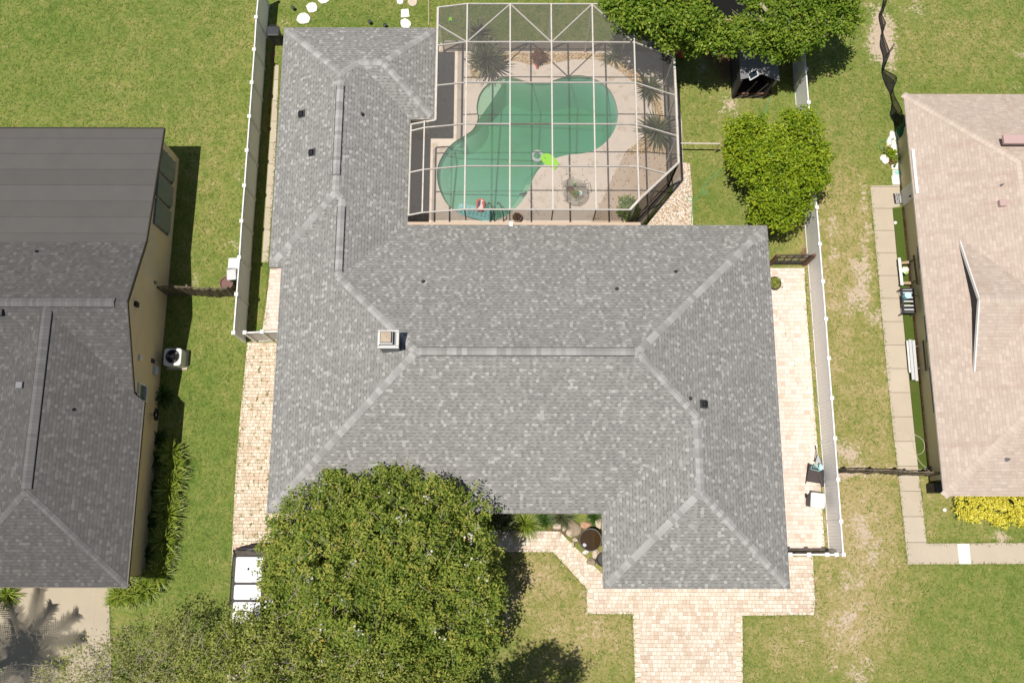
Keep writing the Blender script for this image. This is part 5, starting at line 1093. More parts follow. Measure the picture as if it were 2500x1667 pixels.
# ---- bins
def bin_(label, px, z, a, b, body, lid, rz=0.0, group=None, cat="bin", handle=True):
    c = P(px[0], px[1], z); t = thing('wheelie_bin', label, cat, (c.x, c.y, 0), group); f = lambda s, zz: [(p[0], p[1], zz) for p in rounded(c.x, c.y, a * s, b * s, .07, 4, rz)]
    bd = loft([f(.74, .04), f(.80, .3), f(.92, z - .08), f(.96, z - .08), f(.96, z - .04)]).build('body', body, t)
    lo = loft([f(1.0, z - .05), f(1.02, z - .02), f(.96, z + .015), f(.75, z + .03)]).build('lid', lid, t, bevel=.008)
    if handle: d = Vector((math.sin(rz), -math.cos(rz), 0)); MB().tube([c + d * (-b / 2) + Vector((-.2, 0, -.03)), c + d * (-b / 2 - .06) + Vector((-.18, 0, -.02)), c + d * (-b / 2 - .06) + Vector((.18, 0, -.02)), c + d * (-b / 2) + Vector((.2, 0, -.03))], .015, 5).build('handle', lid, t)
    for s in (-1, 1): m = MB().lathe([(.0, -.03), (.1, -.03), (.1, .03), (0, .03)], (0, 0, 0), 12); MB().mesh([Matrix.Rotation(R(90), 3, 'Y') @ Vector(p) + Vector((c.x + s * a * .36, c.y + b * .38, .1)) for p in m.v], m.f).build('wheel', 'black', t)
    return t
bin_("dark grey wheelie bin standing by the left white fence near the top edge", (667, 76), 1.05, .60, .52, 'dark', 'dark')
c = bin_("pale grey lidded bin in front of the wavy wooden fence", (565, 670), 1.0, .44, .52, 'dark', 'bin_grey', .1)
q = P(565, 671, 1.03); MB().lathe([(.06, 0), (.05, .012), (0, .012)], q, 14).build('lid_dimple', 'bin_white', c)
bin_("light grey lidded bin on the pale pavers by the right white fence", (1997, 1221), 1.0, .62, .66, 'dark', 'bin_white', -.12, handle=False)
c = P(571, 643, .85); t = thing('storage_box', "off white storage box against the left white fence", "box", (c.x, c.y, 0)); MB().prism(rounded(c.x, c.y, .5, .5, .06), 0, .8).build('body', 'bin_white', t, bevel=.01); MB().prism(rounded(c.x, c.y, .53, .53, .06), .8, .86).build('lid', 'bin_white', t, bevel=.015); MB().box((c.x - .26, c.y - .05, .6), (.03, .12, .06)).build('handle', 'bin_grey', t)
c = P(553, 692, .5); t = thing('barrel', "reddish brown round barrel behind the wavy wooden fence", "barrel", (c.x, c.y, 0)); MB().lathe([(.24, 0), (.29, .1), (.31, .3), (.30, .5), (.32, .52), (.32, .56), (.27, .56), (.26, .5), (0, .5)], (c.x, c.y, 0), 22).build('drum', 'pot_brown', t, smooth=False); MB().lathe([(.325, .40), (.335, .42), (.325, .44)], (c.x, c.y, 0), 22).build('hoop', 'pot_brown', t)
# ---- stepping stones, small lights
for i, (u, v, r_, nm) in enumerate(((741, 46, .34, "white stepping stone nearest the roof corner, tilted"), (762, 20, .32, "white stepping stone above the tilted one at the top left"), (791, -3, .33, "white stepping stone cut by the top edge"), (989, 34, .33, "square white stepping stone above the roof near the cage"), (990, 59, .29, "roundish white stepping stone touching the roof edge near the cage"), (977, 2, .22, "small white stepping stone at the top edge near the cage"), (1008, 5, .28, "pale tan stepping stone at the top edge, nearest the cage"))):
    c = P(u, v, 0); n_ = 9 if i != 3 else 4; rnn = random.Random(i); pl2 = [(c.x + math.cos(a + i * .8) * r_ * rnn.uniform(.78, 1.12), c.y + math.sin(a + i * .8) * r_ * rnn.uniform(.85, 1.1)) for a in [k * 2 * math.pi / n_ for k in range(n_)]]
    o = MB().prism(pl2, -.02, .05).build('stepping_stone', 'stone_white' if i != 6 else 'rock', None, bevel=.02); tag(o, nm, "stepping stone", "stepping stones behind the grey house")
for i, (u, v, nm) in enumerate(((716, 21, "small black garden light at the top left lawn"), (903, 55, "small black garden light just above the roof edge"), (940, 63, "small black garden light half under the roof edge"))):
    c = P(u, v, .15); t = thing('garden_light', nm, "garden light", (c.x, c.y, 0), "small black garden lights"); MB().lathe([(.02, 0), (.02, .18)], (c.x, c.y, 0), 8).build('stake', 'black', t); MB().lathe([(.05, .16), (.10, .2), (.09, .25), (0, .27)], (c.x, c.y, 0), 12).build('head', 'dark', t)
t = tag(MB().bar(P(1047, -40, .03), P(1047, 63, .03), .035, .06).build('edging_strip', 'trim_tan'), "thin tan edging strip in the grass beside the cage", "edging")
# ---- in the pool cage
c = P(1312, 382, WL); t = thing('swim_ring', "clear grey swim ring floating beside the green float", "swim ring", c); m = MB(); 
tp = [(c.x + math.cos(a) * .235, c.y + math.sin(a) * .235, WL + .05) for a in [k * 2 * math.pi / 28 for k in range(29)]]; m.tube(tp, .085, 10); m.build('tube', 'clear', t, smooth=True); MB().lathe([(.018, .05), (.018, .15), (0, .15)], (c.x + .235, c.y, WL), 8).build('valve', 'bin_white', t)
fp = [P(u, v, .1) for u, v in ((1319, 388), (1323, 377), (1336, 374), (1350, 380), (1366, 400), (1355, 415), (1345, 409), (1327, 398))]
t = thing('float_board', "lime green foam float at the pool edge", "float", fp[0]); MB().prism([(p.x, p.y) for p in fp], .06, .12).build('board', 'lime', t, bevel=.02); q = P(1331, 386, .12); MB().lathe([(.03, .115), (.03, .122), (0, .122)], (q.x, q.y, 0), 10).build('hole', 'hose_dark', t)
# teal mattress and red float
ma = [P(u, v, WL) for u, v in ((1120, 500), (1125, 497), (1201, 512), (1204, 517), (1194, 541), (1189, 543), (1118, 524), (1116, 519))]
mc = sum(ma, Vector()) / len(ma); t = thing('pool_mattress', "teal tufted air mattress at the near end of the pool", "air mattress", mc)
MB().prism([(p.x, p.y) for p in ma], WL - .01, WL + .08).build('base', 'teal', t, bevel=.03)
ux = (P(1201, 514, WL) - P(1122, 499, WL)); uy = (P(1118, 521, WL) - P(1122, 499, WL)); o0 = P(1122, 499, WL); tb = MB()
for i in range(8):
    for j in range(3): p = o0 + ux * (.07 + i * .123) + uy * (.18 + j * .32); tb.blob(p + Vector((0, 0, .085)), (.085, .075, .05), i * 7 + j, .05, 8, 5)
tb.build('tufts', 'teal', t, smooth=True)
rc = P(1173, 502, .07); t = thing('pool_float', "small red oval float with a white bird shape lying on the teal mattress", "float", (rc.x, rc.y, 0)); rzf = -.06
MB().prism(rounded(rc.x, rc.y, .40, .66, .17, 6, rzf), .06, .16).build('ring', 'red_vinyl', t, bevel=.035)
MB().prism(rounded(rc.x - .02, rc.y - .02, .23, .48, .1, 6, rzf), .158, .163).build('inner_panel', 'navy', t)
bp = [(.02, .27), (.13, .24), (.13, .19), (.08, .17), (.09, .04), (.12, -.10), (.10, -.25), (-.10, -.25), (-.12, -.16), (-.04, -.08), (.01, .04)]
MB().prism([(rc.x + x, rc.y + y) for x, y in bp], .164, .168).build('print', 'pale_vinyl', t)
# handrail and gear by the near pool end
t = thing('pool_handrail', "dark bent pool handrail at the near end of the pool", "handrail", P(1215, 525)); a, b = P(1218, 532, 0), P(1204, 500, .0)
for dx in (-.22, .22): MB().tube(spline([a + Vector((dx, -.2, .05)), a + Vector((dx, -.1, .7)), a.lerp(b, .5) + Vector((dx, 0, .85)), b + Vector((dx, .0, .3)), b + Vector((dx, .1, -.3))], 5), .024, 7).build('rail', 'dark_metal', t)
t = thing('pool_brush', "dark pool brush lying across the step at the near right end of the pool", "pool brush", P(1281, 475, WL)); p = P(1281, 475, WL + .03); MB().bar(P(1268, 475, WL + .03), P(1288, 473, WL + .03), .06, .05).bar(P(1276, 482, WL + .03), P(1284, 466, WL + .03), .03, .03).build('head', 'dark', t); MB().tube([p, P(1292, 490, .09), P(1316, 525, .09)], .014, 6).build('pole', 'steel', t)
c = P(1262, 531, .3); t = thing('round_pot', "round dark pot of dry soil near the pool edge", "pot", (c.x, c.y, 0)); MB().lathe([(.17, .05), (.21, .34), (.23, .36), (.20, .36), (.19, .31), (0, .31)], (c.x, c.y, 0), 20).build('pot', 'rock_grey', t); crown('dry_leaves', t, 'leaf_rust', [(c.x, c.y, .36, .16, .16, .08)], 60, 6, .06, .03, .06, .02, 33)
c = P(1309, 161, .06); t = thing('pool_toy', "small pinkish red pool toy on the far deck", "toy", (c.x, c.y, 0)); MB().tube([(c.x - .02, c.y + .14, .1), (c.x, c.y, .12), (c.x + .06, c.y - .14, .1)], [.05, .06, .035], 8).build('handle', 'red_ball', t); MB().box((c.x + .06, c.y - .14, .09), (.13, .09, .05)).build('paddle', 'red_ball', t, bevel=.01)
c = P(1099, 47, .1); o = tag(MB().prism([(c.x + a, c.y + b) for a, b in ((-.1, -.1), (-.06, .12), (.05, .14), (.1, .02), (.08, -.09), (.01, -.03))], .01, .05).build('toy_leaf', 'lime'), "small lime green toy in the grass behind the cage", "toy")
# glass table and clutter
c = P(1402, 466, .72); t = thing('patio_table', "round tinted glass patio table with white legs on the deck", "table", (c.x, c.y, 0)); MB().lathe([(0, .70), (.59, .70), (.59, .715), (0, .715)], (c.x, c.y, 0), 36).build('glass_top', 'table_glass', t); MB().lathe([(.59, .695), (.61, .71), (.59, .725)], (c.x, c.y, 0), 36).build('rim', 'cage', t)
for k in range(4): a = .5 + k * math.pi / 2; MB().tube([(c.x + math.cos(a) * .55, c.y + math.sin(a) * .55, .05), (c.x + math.cos(a) * .35, c.y + math.sin(a) * .35, .4), (c.x + math.cos(a) * .52, c.y + math.sin(a) * .52, .69)], .022, 6).build('leg', 'cage', t)
for i, (u, v, rz, nm) in enumerate(((1388, 448, 0.5, "white framed patio chair tucked under the glass table, towards the pool"), (1419, 458, -1.4, "white framed patio chair tucked under the glass table, away from the pool"))):
    q = P(u, v, .42); t2 = thing('patio_chair', nm, "chair", (q.x, q.y, 0), "patio chairs", rz); MB().box((0, 0, .40), (.46, .44, .03)).build('seat', 'table_glass', t2, local=True); k = MB()
    for s in (-1, 1): k.tube([(s * .24, -.22, .0), (s * .24, -.20, .6), (s * .24, .2, .6), (s * .24, .24, .0)], .016, 6)
    k.tube([(-.24, .2, .4), (-.24, .3, .85), (.24, .3, .85), (.24, .2, .4)], .016, 6); k.build('frame', 'cage', t2, local=True)
ZT = .716
def ontable(u, v): return P(u, v, ZT)
q = ontable(1402, 453); t = thing('bottle', "green plastic bottle on the glass table", "bottle", q); MB().lathe([(.05, 0), (.065, .03), (.065, .16), (.02, .22), (.02, .26), (0, .26)], q, 14).build('body', 'hose', t); MB().lathe([(.024, .255), (.024, .285), (0, .285)], q, 10).build('lid', 'lime', t)
q = ontable(1416, 472); t = thing('plate', "white plate with blue centre on the glass table", "plate", q); MB().lathe([(.05, 0), (.11, .02), (.105, .025), (.06, .012), (0, .012)], q, 24).build('rim', 'bin_white', t); MB().lathe([(.06, .014), (0, .015)], q, 20).build('centre', 'sky_blue', t)
q = ontable(1393, 465); t = thing('basket', "dark brown basket on the glass table", "basket", q); MB().lathe([(.12, 0), (.15, .13), (.16, .14), (.14, .14), (.11, .03), (0, .03)], q, 16).build('bowl', 'wood_brown', t); MB().tube([q + Vector((-.15, 0, .12)), q + Vector((-.08, 0, .26)), q + Vector((.08, 0, .26)), q + Vector((.15, 0, .12))], .012, 5).build('handle', 'wood_brown', t)
q = ontable(1404, 476); t = thing('potted_plant', "small olive potted plant on the glass table", "potted plant", q); MB().lathe([(.06, 0), (.08, .1), (0, .1)], q, 14).build('pot', 'rock_grey', t); crown('leaves', t, 'leaf_oak', [(q.x, q.y, q.z + .14, .13, .13, .06)], 60, 6, .07, .035, .05, .02, 34)
q = P(1410, 487, .07); t = thing('sandal', "dark sandal on the deck below the glass table", "shoe", q); MB().prism(rounded(q.x, q.y, .09, .25, .04, 4, -.8), .06, .09).build('sole', 'dark', t); MB().tube([q + Vector((-.05, .04, .01)), q + Vector((.02, .06, .06)), q + Vector((.07, .08, .01))], .015, 5).build('strap', 'black', t)
q = P(1422, 482, .07); t = thing('ball', "grey brown ball on the deck by the glass table", "ball", q); MB().blob(q + Vector((0, 0, .09)), (.09, .09, .09), 1, .0, 16, 10).build('skin', 'rock_grey', t, smooth=True); MB().lathe([(.015, .17), (.012, .182), (0, .182)], q, 8).build('valve', 'black', t)
# ---- red ball under the trees
q = P(1665, 131, .25); t = thing('ball', "faded red ball in the trees' shade beside the cage", "ball", (q.x, q.y, 0)); MB().blob((q.x, q.y, .25), (.24, .24, .24), 2, .0, 20, 14).build('skin', 'red_ball', t, smooth=True); MB().lathe([(.03, .485), (.02, .493), (0, .494)], (q.x, q.y, 0), 10).build('valve', 'trim_tan', t)
# ---- playhouse
a0, b0 = P(1809, 190, 1.9), P(1897, 190, 1.9); yf = P(1840, 197, 1.75).y; yk = yf + 2.3; rxp = P(1862, 188, 2.35).x; xa, xb = a0.x, P(1889, 197, 1.8).x
ph = thing('playhouse', "dark open fronted playhouse with grey gable roof half under the trees", "playhouse", ((xa + xb) / 2, (yf + yk) / 2, 0))
for nme, (xe1, z1) in (('roof', (xa, 1.80)), ('roof', (xb + .25, 1.85))):
    m = MB(); pts = [(rxp, yf - .02, 2.35), (rxp, yk, 2.35), (xe1, yk, z1), (xe1, yf + (.0 if xe1 == xa else -.1), z1)]; up_ = Vector((0, 0, .04)); m.mesh([Vector(p) for p in pts] + [Vector(p) + up_ for p in pts], [(0, 1, 2, 3), (7, 6, 5, 4), (0, 3, 7, 4), (3, 2, 6, 7), (2, 1, 5, 6), (1, 0, 4, 5)]); r_ = m.build('roof', 'trim_grey', ph)
    if xe1 == xa:
        sk_ = [P(u, v, 2.15) for u, v in ((1828, 177), (1845, 172), (1849, 189), (1832, 195))]; zs = lambda p: 1.80 + .55 * (p.x - xa) / (rxp - xa) + .07; pp = [Vector((p.x, p.y, zs(p))) for p in sk_]
        f_ = MB();
        for i in range(4): f_.bar(pp[i], pp[(i + 1) % 4], .05, .05)
        so = f_.build('skylight', 'bin_grey', r_); MB().face([p + Vector((0, 0, -.005)) for p in pp]).build('pane', 'solar_glass', ph)
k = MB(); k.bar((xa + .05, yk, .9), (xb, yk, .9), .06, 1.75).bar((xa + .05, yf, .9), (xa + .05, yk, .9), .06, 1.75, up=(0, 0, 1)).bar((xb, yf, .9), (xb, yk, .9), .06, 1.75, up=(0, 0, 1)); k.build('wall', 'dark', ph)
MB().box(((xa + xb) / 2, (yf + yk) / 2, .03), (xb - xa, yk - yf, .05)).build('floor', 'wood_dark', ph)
for x in (xa + .05, xb): MB().box((x, yf, .9), (.1, .1, 1.75)).build('post', 'wood_dark', ph)
k = MB(); k.bar((xa + .5, yf - .02, .1), (xa + .8, yf - .02, 1.7), .05).bar((xb - .6, yf - .02, .1), (xb - .15, yf - .02, 1.5), .05); k.build('brace', 'wood_dark', ph)
s0, s1, s2_ = P(1791, 149, .08), P(1791, 230, .08), P(1881, 230, .08); s3 = Vector((s2_.x, s0.y, .08))
tfm = thing('sand_pit', "low tan timber frame of a sand pit around the playhouse", "sand pit", s1)
for a, b in ((s0, s1), (s1, s2_), (s2_, s3)): MB().bar(a, b, .09, .16).build('beam', 'wood_tan' if a == s0 else 'wood_brown', tfm)
struct(MB().prism([(s0.x, s0.y), (s1.x, s1.y), (s2_.x, s2_.y), (s3.x, s3.y)], -.02, .02).build('path', 'wood_dark'), "dark mulch inside the sand pit frame")
t = thing('ladder', "pale plank leaning on the playhouse's right corner", "plank", P(1888, 208)); MB().bar(P(1882, 214, .05), P(1893, 196, 1.3), .12, .03).bar(P(1886, 214, .05), P(1898, 196, 1.3), .04, .04).build('boards', 'bin_grey', t)
# ---- timber shelter behind the trees
k0, k1 = P(1738, 50, 1.6), P(1838, 50, 1.6); t = thing('timber_shelter', "dark open timber shelter behind the trees at the top edge", "shelter", (k0.x, k0.y + 2, 0))
yb_ = k0.y; x0_, x1_ = P(1735, 50, 1.6).x, P(1905, 50, 1.6).x
for x in (x0_, P(1770, 30, 1.6).x, P(1823, 50, 1.6).x, x1_): MB().box((x, yb_ + .03, .8), (.09, .09, 1.6)).build('post', 'wood_grey', t); MB().box((x, yb_ + 3.0, .8), (.09, .09, 1.6)).build('post', 'wood_grey', t)
MB().bar((x0_, yb_, 1.62), (x1_, yb_, 1.62), .09, .1).build('beam', 'wood_tan', t); MB().bar((x0_, yb_ + 3, 1.62), (x1_, yb_ + 3, 1.62), .09, .1).build('beam', 'wood_tan', t)
MB().prism([(x0_, yb_), (x1_, yb_), (x1_, yb_ + 3.2), (x0_, yb_ + 3.2)], .0, .05).build('floor', 'near_black', t)
MB().face([(x0_, yb_ + 3.05, .1), (x1_, yb_ + 3.05, .1), (x1_, yb_ + 3.05, 1.6), (x0_, yb_ + 3.05, 1.6)]).build('back_net', 'mesh_black', t)
# ---- hoses
pts = [P(u, v, .03) for u, v in ((1888, 208), (1876, 250), (1864, 290), (1855, 330), (1800, 380), (1772, 404), (1750, 424), (1725, 446), (1716, 463), (1722, 475), (1727, 471), (1722, 466), (1710, 474), (1695, 489), (1680, 491), (1677, 483), (1688, 481), (1690, 493), (1690, 510), (1687, 548))]
t = thing('garden_hose', "green garden hose winding over the grass from playhouse to gravel", "hose", pts[9]); MB().tube(spline(pts, 5), .018, 5).build('hose', 'hose', t); MB().tube([pts[0], pts[0] + Vector((.05, .1, .01))], .024, 6).build('nozzle', 'steel', t)
pts = [P(1950 + u / 4.273, 900 + v / 4.273, .05) for u, v in ((1210, 690), (1270, 720), (1310, 780), (1300, 860), (1240, 895), (1140, 870), (1060, 820), (1010, 740), (1020, 660), (1080, 635), (1140, 660), (1180, 730), (1210, 840), (1240, 930), (1290, 1000), (1340, 1040), (1300, 1045), (1250, 1055))]
t = thing('garden_hose', "thin pale hose looped across walk and turf near the wooden fence", "hose", pts[0]); MB().tube(spline(pts, 5), .012, 5).build('hose', 'hose_pale', t); MB().tube([pts[0] - Vector((.1, 0, 0)), pts[0] + Vector((.05, 0, 0))], .022, 6).build('nozzle', 'hose_pale', t)
# ---- water barrels, planting stones
def barrel(label, px, z, r_, water):
    c = P(px[0], px[1], z); t = thing('barrel', label, "barrel", (c.x, c.y, 0)); MB().lathe([(r_ * .9, 0), (r_, .1), (r_, z - .04), (r_ * 1.04, z - .03), (r_ * 1.04, z), (r_ * .96, z), (r_ * .95, z - .12), (0, z - .12)], (c.x, c.y, 0), 32).build('drum', 'dark', t)
    MB().lathe([(r_ * .985, z + .001), (r_ * 1.03, z + .018), (r_ * 1.045, z - .02)], (c.x, c.y, 0), 32).build('rim', 'steel' if water else 'dark', t)
    if water: MB().lathe([(r_ * .948, z - .10), (0, z - .10)], (c.x, c.y, 0), 32).build('water', 'pond', t); MB().blob((c.x - .26, c.y - .22, z - .07), (.09, .09, .05), 3, .1).build('float', 'bin_grey', t, smooth=True)
barrel("black barrel full of brown water with a pale rim, by the garage wing", (1442, 1317), .85, .47, True); barrel("second black barrel mostly under the garage eave", (1475, 1366), .8, .30, False)
for i, (u, v, a, b, m_, nm) in enumerate(((1430, 1281, .24, .17, 'rock_red', "rosy flat stone above the water barrel"), (1402, 1290, .30, .36, 'rock_grey', "large brownish boulder left of the water barrel"), (1391, 1300, .15, .21, 'rock', "pale upright stone at the walk's bend"), (1362, 1285, .22, .15, 'rock', "pale stone beside the grass clump at the walk"), (1377, 1290, .11, .12, 'rock', "small pale stone between the grass clump and the boulder"), (1405, 1317, .15, .09, 'rock', "slim pale stone left of the barrel rim"), (1430, 1347, .14, .11, 'stone_white', "white stone below the water barrel"), (1454, 1352, .18, .21, 'rock', "pale blocky stone between the two barrels"), (1444, 1371, .20, .16, 'rock_grey', "flat mossy stone near the second barrel"), (1462, 1278, .17, .24, 'rock', "pale stone under the corner of the eaves"), (1399, 1329, .08, .13, 'rock', "narrow stone at the edge of the paver walk"))):
    c = P(u, v, .08); o = MB().blob((0, 0, 0), (a, b, .15), i + 20, .22, 12, 8, .5).build('rock', m_, None, smooth=False); o.location = (c.x, c.y, .07); tag(o, nm, "stone", "stones in the planting corner")
# ---- right side yard
c = P(1892, 690, .4); t = thing('planter', "round dark basket planter on the pale pavers by the right eave", "planter", (c.x, c.y, 0)); MB().lathe([(.22, 0), (.29, .36), (.31, .38), (.27, .38), (.26, .32), (0, .32)], (c.x, c.y, 0), 24).build('basket', 'wood_dark', t); crown('leaves', t, 'leaf_oak', [(c.x, c.y, .36, .24, .24, .05)], 90, 6, .08, .04, .06, .02, 36)
c = P(1903, 1143, 1.0); t = thing('satellite_dish', "pale round dish peeking out from the right eave", "dish", (c.x, c.y, 0))
def dish(r0, z0, r1, z1): return [(r0, z0), (r1, z1)]
tmp = MB().lathe([(.46, .02), (.48, .03), (.46, .05), (.3, -.0), (0, -.03)], (0, 0, 0), 28); m_ = Matrix.Rotation(R(25), 3, 'Y'); MB().mesh([m_ @ Vector(p) + Vector((c.x - .20, c.y, 1.0)) for p in tmp.v], tmp.f).build('dish', 'bin_grey', t); tmp = MB().lathe([(.33, .03), (.35, .04), (.37, .03)], (0, 0, 0), 28); MB().mesh([m_ @ Vector(p) + Vector((c.x - .20, c.y, 1.01)) for p in tmp.v], tmp.f).build('inner_ring', 'trim_grey', t); MB().tube([(c.x - .3, c.y, 0), (c.x - .25, c.y, .95)], .03, 6).build('mast', 'steel', t)
c = P(1991, 1165, .0); Z_ = lambda u, v, z: P(1880 + u / 8.711, 1080 + v / 8.711, z); t = thing('folding_cart', "dark cloth cart with poles and tangled teal cord against the right white fence", "cart", (c.x, c.y, 0))
MB().mesh([Z_(835, 440, .75), Z_(1080, 560, .75), Z_(1065, 870, .35), Z_(775, 825, .35), Z_(835, 440, .05), Z_(1080, 560, .05), Z_(1065, 870, .05), Z_(775, 825, .05)], [(0, 3, 2, 1), (0, 4, 7, 3), (3, 7, 6, 2), (2, 6, 5, 1), (1, 5, 4, 0)]).build('cloth_bag', 'cloth_dark', t, bevel=.03)
MB().mesh([Z_(1080, 600, .7), Z_(1150, 580, .7), Z_(1150, 940, .3), Z_(1085, 930, .3), Z_(1080, 600, .05), Z_(1150, 580, .05), Z_(1150, 940, .05), Z_(1085, 930, .05)], [(0, 3, 2, 1), (0, 4, 7, 3), (3, 7, 6, 2), (2, 6, 5, 1), (1, 5, 4, 0)]).build('side_bag', 'dark', t, bevel=.02)
MB().mesh([Z_(1020, 240, .5), Z_(1090, 440, .78), Z_(960, 420, .78), Z_(1020, 240, .44), Z_(1090, 440, .72), Z_(960, 420, .72)], [(0, 2, 1), (3, 4, 5), (0, 1, 4, 3), (1, 2, 5, 4), (2, 0, 3, 5)]).build('pale_cloth', 'cloth_pale', t)
for a, b in ((Z_(965, 60, .3), Z_(1000, 260, .8)), (Z_(1000, 240, .8), Z_(960, 420, .8)), (Z_(1085, 320, .85), Z_(1110, 470, .85)), (Z_(1060, 600, .85), Z_(1100, 960, .3)), (Z_(835, 450, .8), Z_(760, 870, .2))): MB().tube([a, b], .018 if a.z != .85 else .022, 6).build('pole', 'dark_metal' if a.y > Z_(0, 590, .85).y else 'wood_grey', t)
rn2 = random.Random(8); pts = [Z_(900, 490, .8), Z_(870, 560, .78), Z_(980, 590, .8), Z_(1050, 610, .8), Z_(1020, 540, .84), Z_(940, 480, .84), Z_(1000, 500, .86), Z_(1060, 580, .86), Z_(1110, 540, .86), Z_(1060, 490, .86), Z_(980, 460, .84), Z_(920, 520, .82), Z_(1010, 530, .86)]; MB().tube(spline(pts, 4), .013, 5).build('cord', 'teal', t); MB().blob(Z_(1080, 530, .82), (.09, .13, .07), 5, .4).build('plastic_bag', 'ice_blue', t)
# ---- along the pink roofed house
c = P(2200, 321, .6); t = thing('hose_reel', "dark green hose reel at the far corner of the olive wall", "hose reel", (c.x, c.y, 0)); MB().blob((c.x, c.y, .55), (.20, .27, .30), 6, .12, 12, 8).build('drum', 'hose_dark', t); MB().tube(spline([(c.x - .2, c.y - .2, .3), (c.x - .45, c.y - .25, .05), (c.x - .85, c.y - .3, .05), (c.x - .75, c.y - .75, .05), (c.x - .4, c.y - .55, .05), (c.x - .3, c.y - .3, .2)], 6), .015, 5).build('hose', 'hose', t)
for s in (-1, 1): MB().bar((c.x - .15, c.y + s * .25, 0), (c.x + .1, c.y + s * .25, .6), .03).build('leg', 'hose_dark', t)
rn3 = random.Random(12); i = 0
spots = [(2179, 329), (2186, 338), (2173, 343), (2182, 352), (2177, 360), (2188, 357), (2184, 367), (2190, 372), (2181, 375), (2187, 382), (2192, 388), (2186, 392), (2193, 397), (2163, 389), (2158, 385), (2176, 350), (2191, 364), (2194, 381)]
wh = ["topmost, nearest the hose reel", "second from the hose reel, near the wall", "at the left edge below the hose reel", "in the middle of the upper bed", "left of the middle, above the plants", "near the wall above the window", "just above the green plants", "near the wall beside the window", "beside the leafy plants", "near the wall below the window's top", "near the wall below the window's middle", "near the wall, beside the red flowers", "nearest the pale slabs", "large and flat left of the flowers", "leftmost in the bed", "small one in the upper left", "small one hard by the wall", "small one near the wall low down"]
for (u, v), nm in zip(spots, wh):
    c = P(u, v, .08); big = 1.15 if 'large' in nm else .6 if 'small' in nm else 1; o = MB().blob((0, 0, 0), (.17 * big, .20 * big, .10), 40 + i, .2, 10, 7, .5).build('rock', 'stone_white', None); o.location = (c.x, c.y, .05); tag(o, "white stone beside the olive wall, " + nm, "stone", "white stones along the olive wall"); i += 1
struct(MB().prism(PP([(2165, 395), (2158, 380), (2172, 325), (2186, 322), (2197, 398)]), -.02, .014).build('gravel', 'gravel_pale'), "white gravel bed by the olive wall")
bush("small bright leafy plant among the white stones by the olive wall", (2176, 377), .25, .22, 'leaf_bright', 60, 7, .12, .06, 101, "plant", 'leafy_plant'); bush("small yellow green plant at the lower end of the white stones", (2186, 389), .2, .16, 'leaf_blade', 40, 7, .10, .05, 102, "plant", 'leafy_plant'); bush("small plant with dull red flowers at the lower end of the white stones", (2178, 394), .15, .12, 'leaf_rust', 30, 6, .07, .05, 103, "flowers", 'flowering_plant'); bush("pale green low plant at the left edge of the white stones", (2167, 366), .2, .18, 'leaf_oak', 50, 7, .10, .04, 104, "plant", 'leafy_plant')
o = tag(MB().prism(PP([(2176, 400), (2196, 400), (2197, 414), (2176, 414)], 0), 0, .05).build('paving_slab', 'stone_white', None, bevel=.01), "white paving slab with a dark pipe cap, below the white stones", "slab"); q = P(2183, 407, .05); tag(MB().lathe([(.06, .05), (.06, .075), (.04, .08), (0, .08)], (q.x, q.y, 0), 12).build('pipe_cap', 'dark'), "small dark round pipe cap on a white slab", "pipe cap")
o = tag(MB().prism(PP([(2178, 416), (2198, 416), (2199, 452), (2179, 452)], 0), 0, .06).build('paving_slab', 'stone_white', None, bevel=.01), "long white slab above the door of the olive wall", "slab")
q = P(2190, 422, .08); t = thing('garden_ornament', "green and white leaf shaped ornament lying on the long white slab", "ornament", (q.x, q.y, 0)); MB().prism([(q.x + a, q.y + b) for a, b in ((-.17, .10), (.05, .12), (.17, .08), (.16, -.12), (-.02, -.14), (-.13, -.02))], .06, .085).build('leaf', 'teal', t, bevel=.01); MB().tube([(q.x - .17, q.y + .08, .09), (q.x - .1, q.y - .1, .1), (q.x + .12, q.y - .14, .09)], .03, 6).build('edge', 'bin_white', t)
mk = [P(2180, 473, .035), P(2201, 472, .035), P(2205, 498, .035), P(2184, 498, .035)]; t = thing('door_mat', "dark door mat with white lettering in front of the pale door", "door mat", mk[0]); MB().prism([(p.x, p.y) for p in mk], .03, .045).build('mat', 'mat_dark', t); k = MB(); rn4 = random.Random(2)
for col, (f0, w0) in enumerate(((.22, .15), (.45, .10), (.66, .22))):
    s = .04
    while s < .94:
        h = rn4.uniform(.06, .11); kx = [mk[0].lerp(mk[1], f0).lerp(mk[3].lerp(mk[2], f0), s), mk[0].lerp(mk[1], f0 + w0).lerp(mk[3].lerp(mk[2], f0 + w0), s)]; d_ = (mk[3] - mk[0]).normalized(); up_ = Vector((0, 0, .012)); L_l = (mk[3] - mk[0]).length * h
        a, b = kx[0] + up_, kx[1] + up_; e = d_ * L_l; st_ = rn4.randrange(3); wv = .018
        k.bar(a, b, wv, .004)
        if st_ != 1: k.bar(a + e * .8, b + e * .8, wv, .004)
        if st_ != 2: k.bar(a, a + e * .8, wv, .004)
        if st_ != 0: k.bar(b, b + e * .8, wv, .004)
        s += h + .05
k.build('lettering', 'bin_white', t)
q = P(2186, 544, .12); t = thing('ball', "white ball on the artificial turf", "ball", (q.x, q.y, 0)); MB().blob((q.x, q.y, .11), (.085, .085, .085), 3, 0, 16, 10).build('skin', 'stone_white', t, smooth=True); MB().lathe([(.01, .193), (.008, .198), (0, .198)], (q.x, q.y, 0), 8).build('valve', 'trim_grey', t)
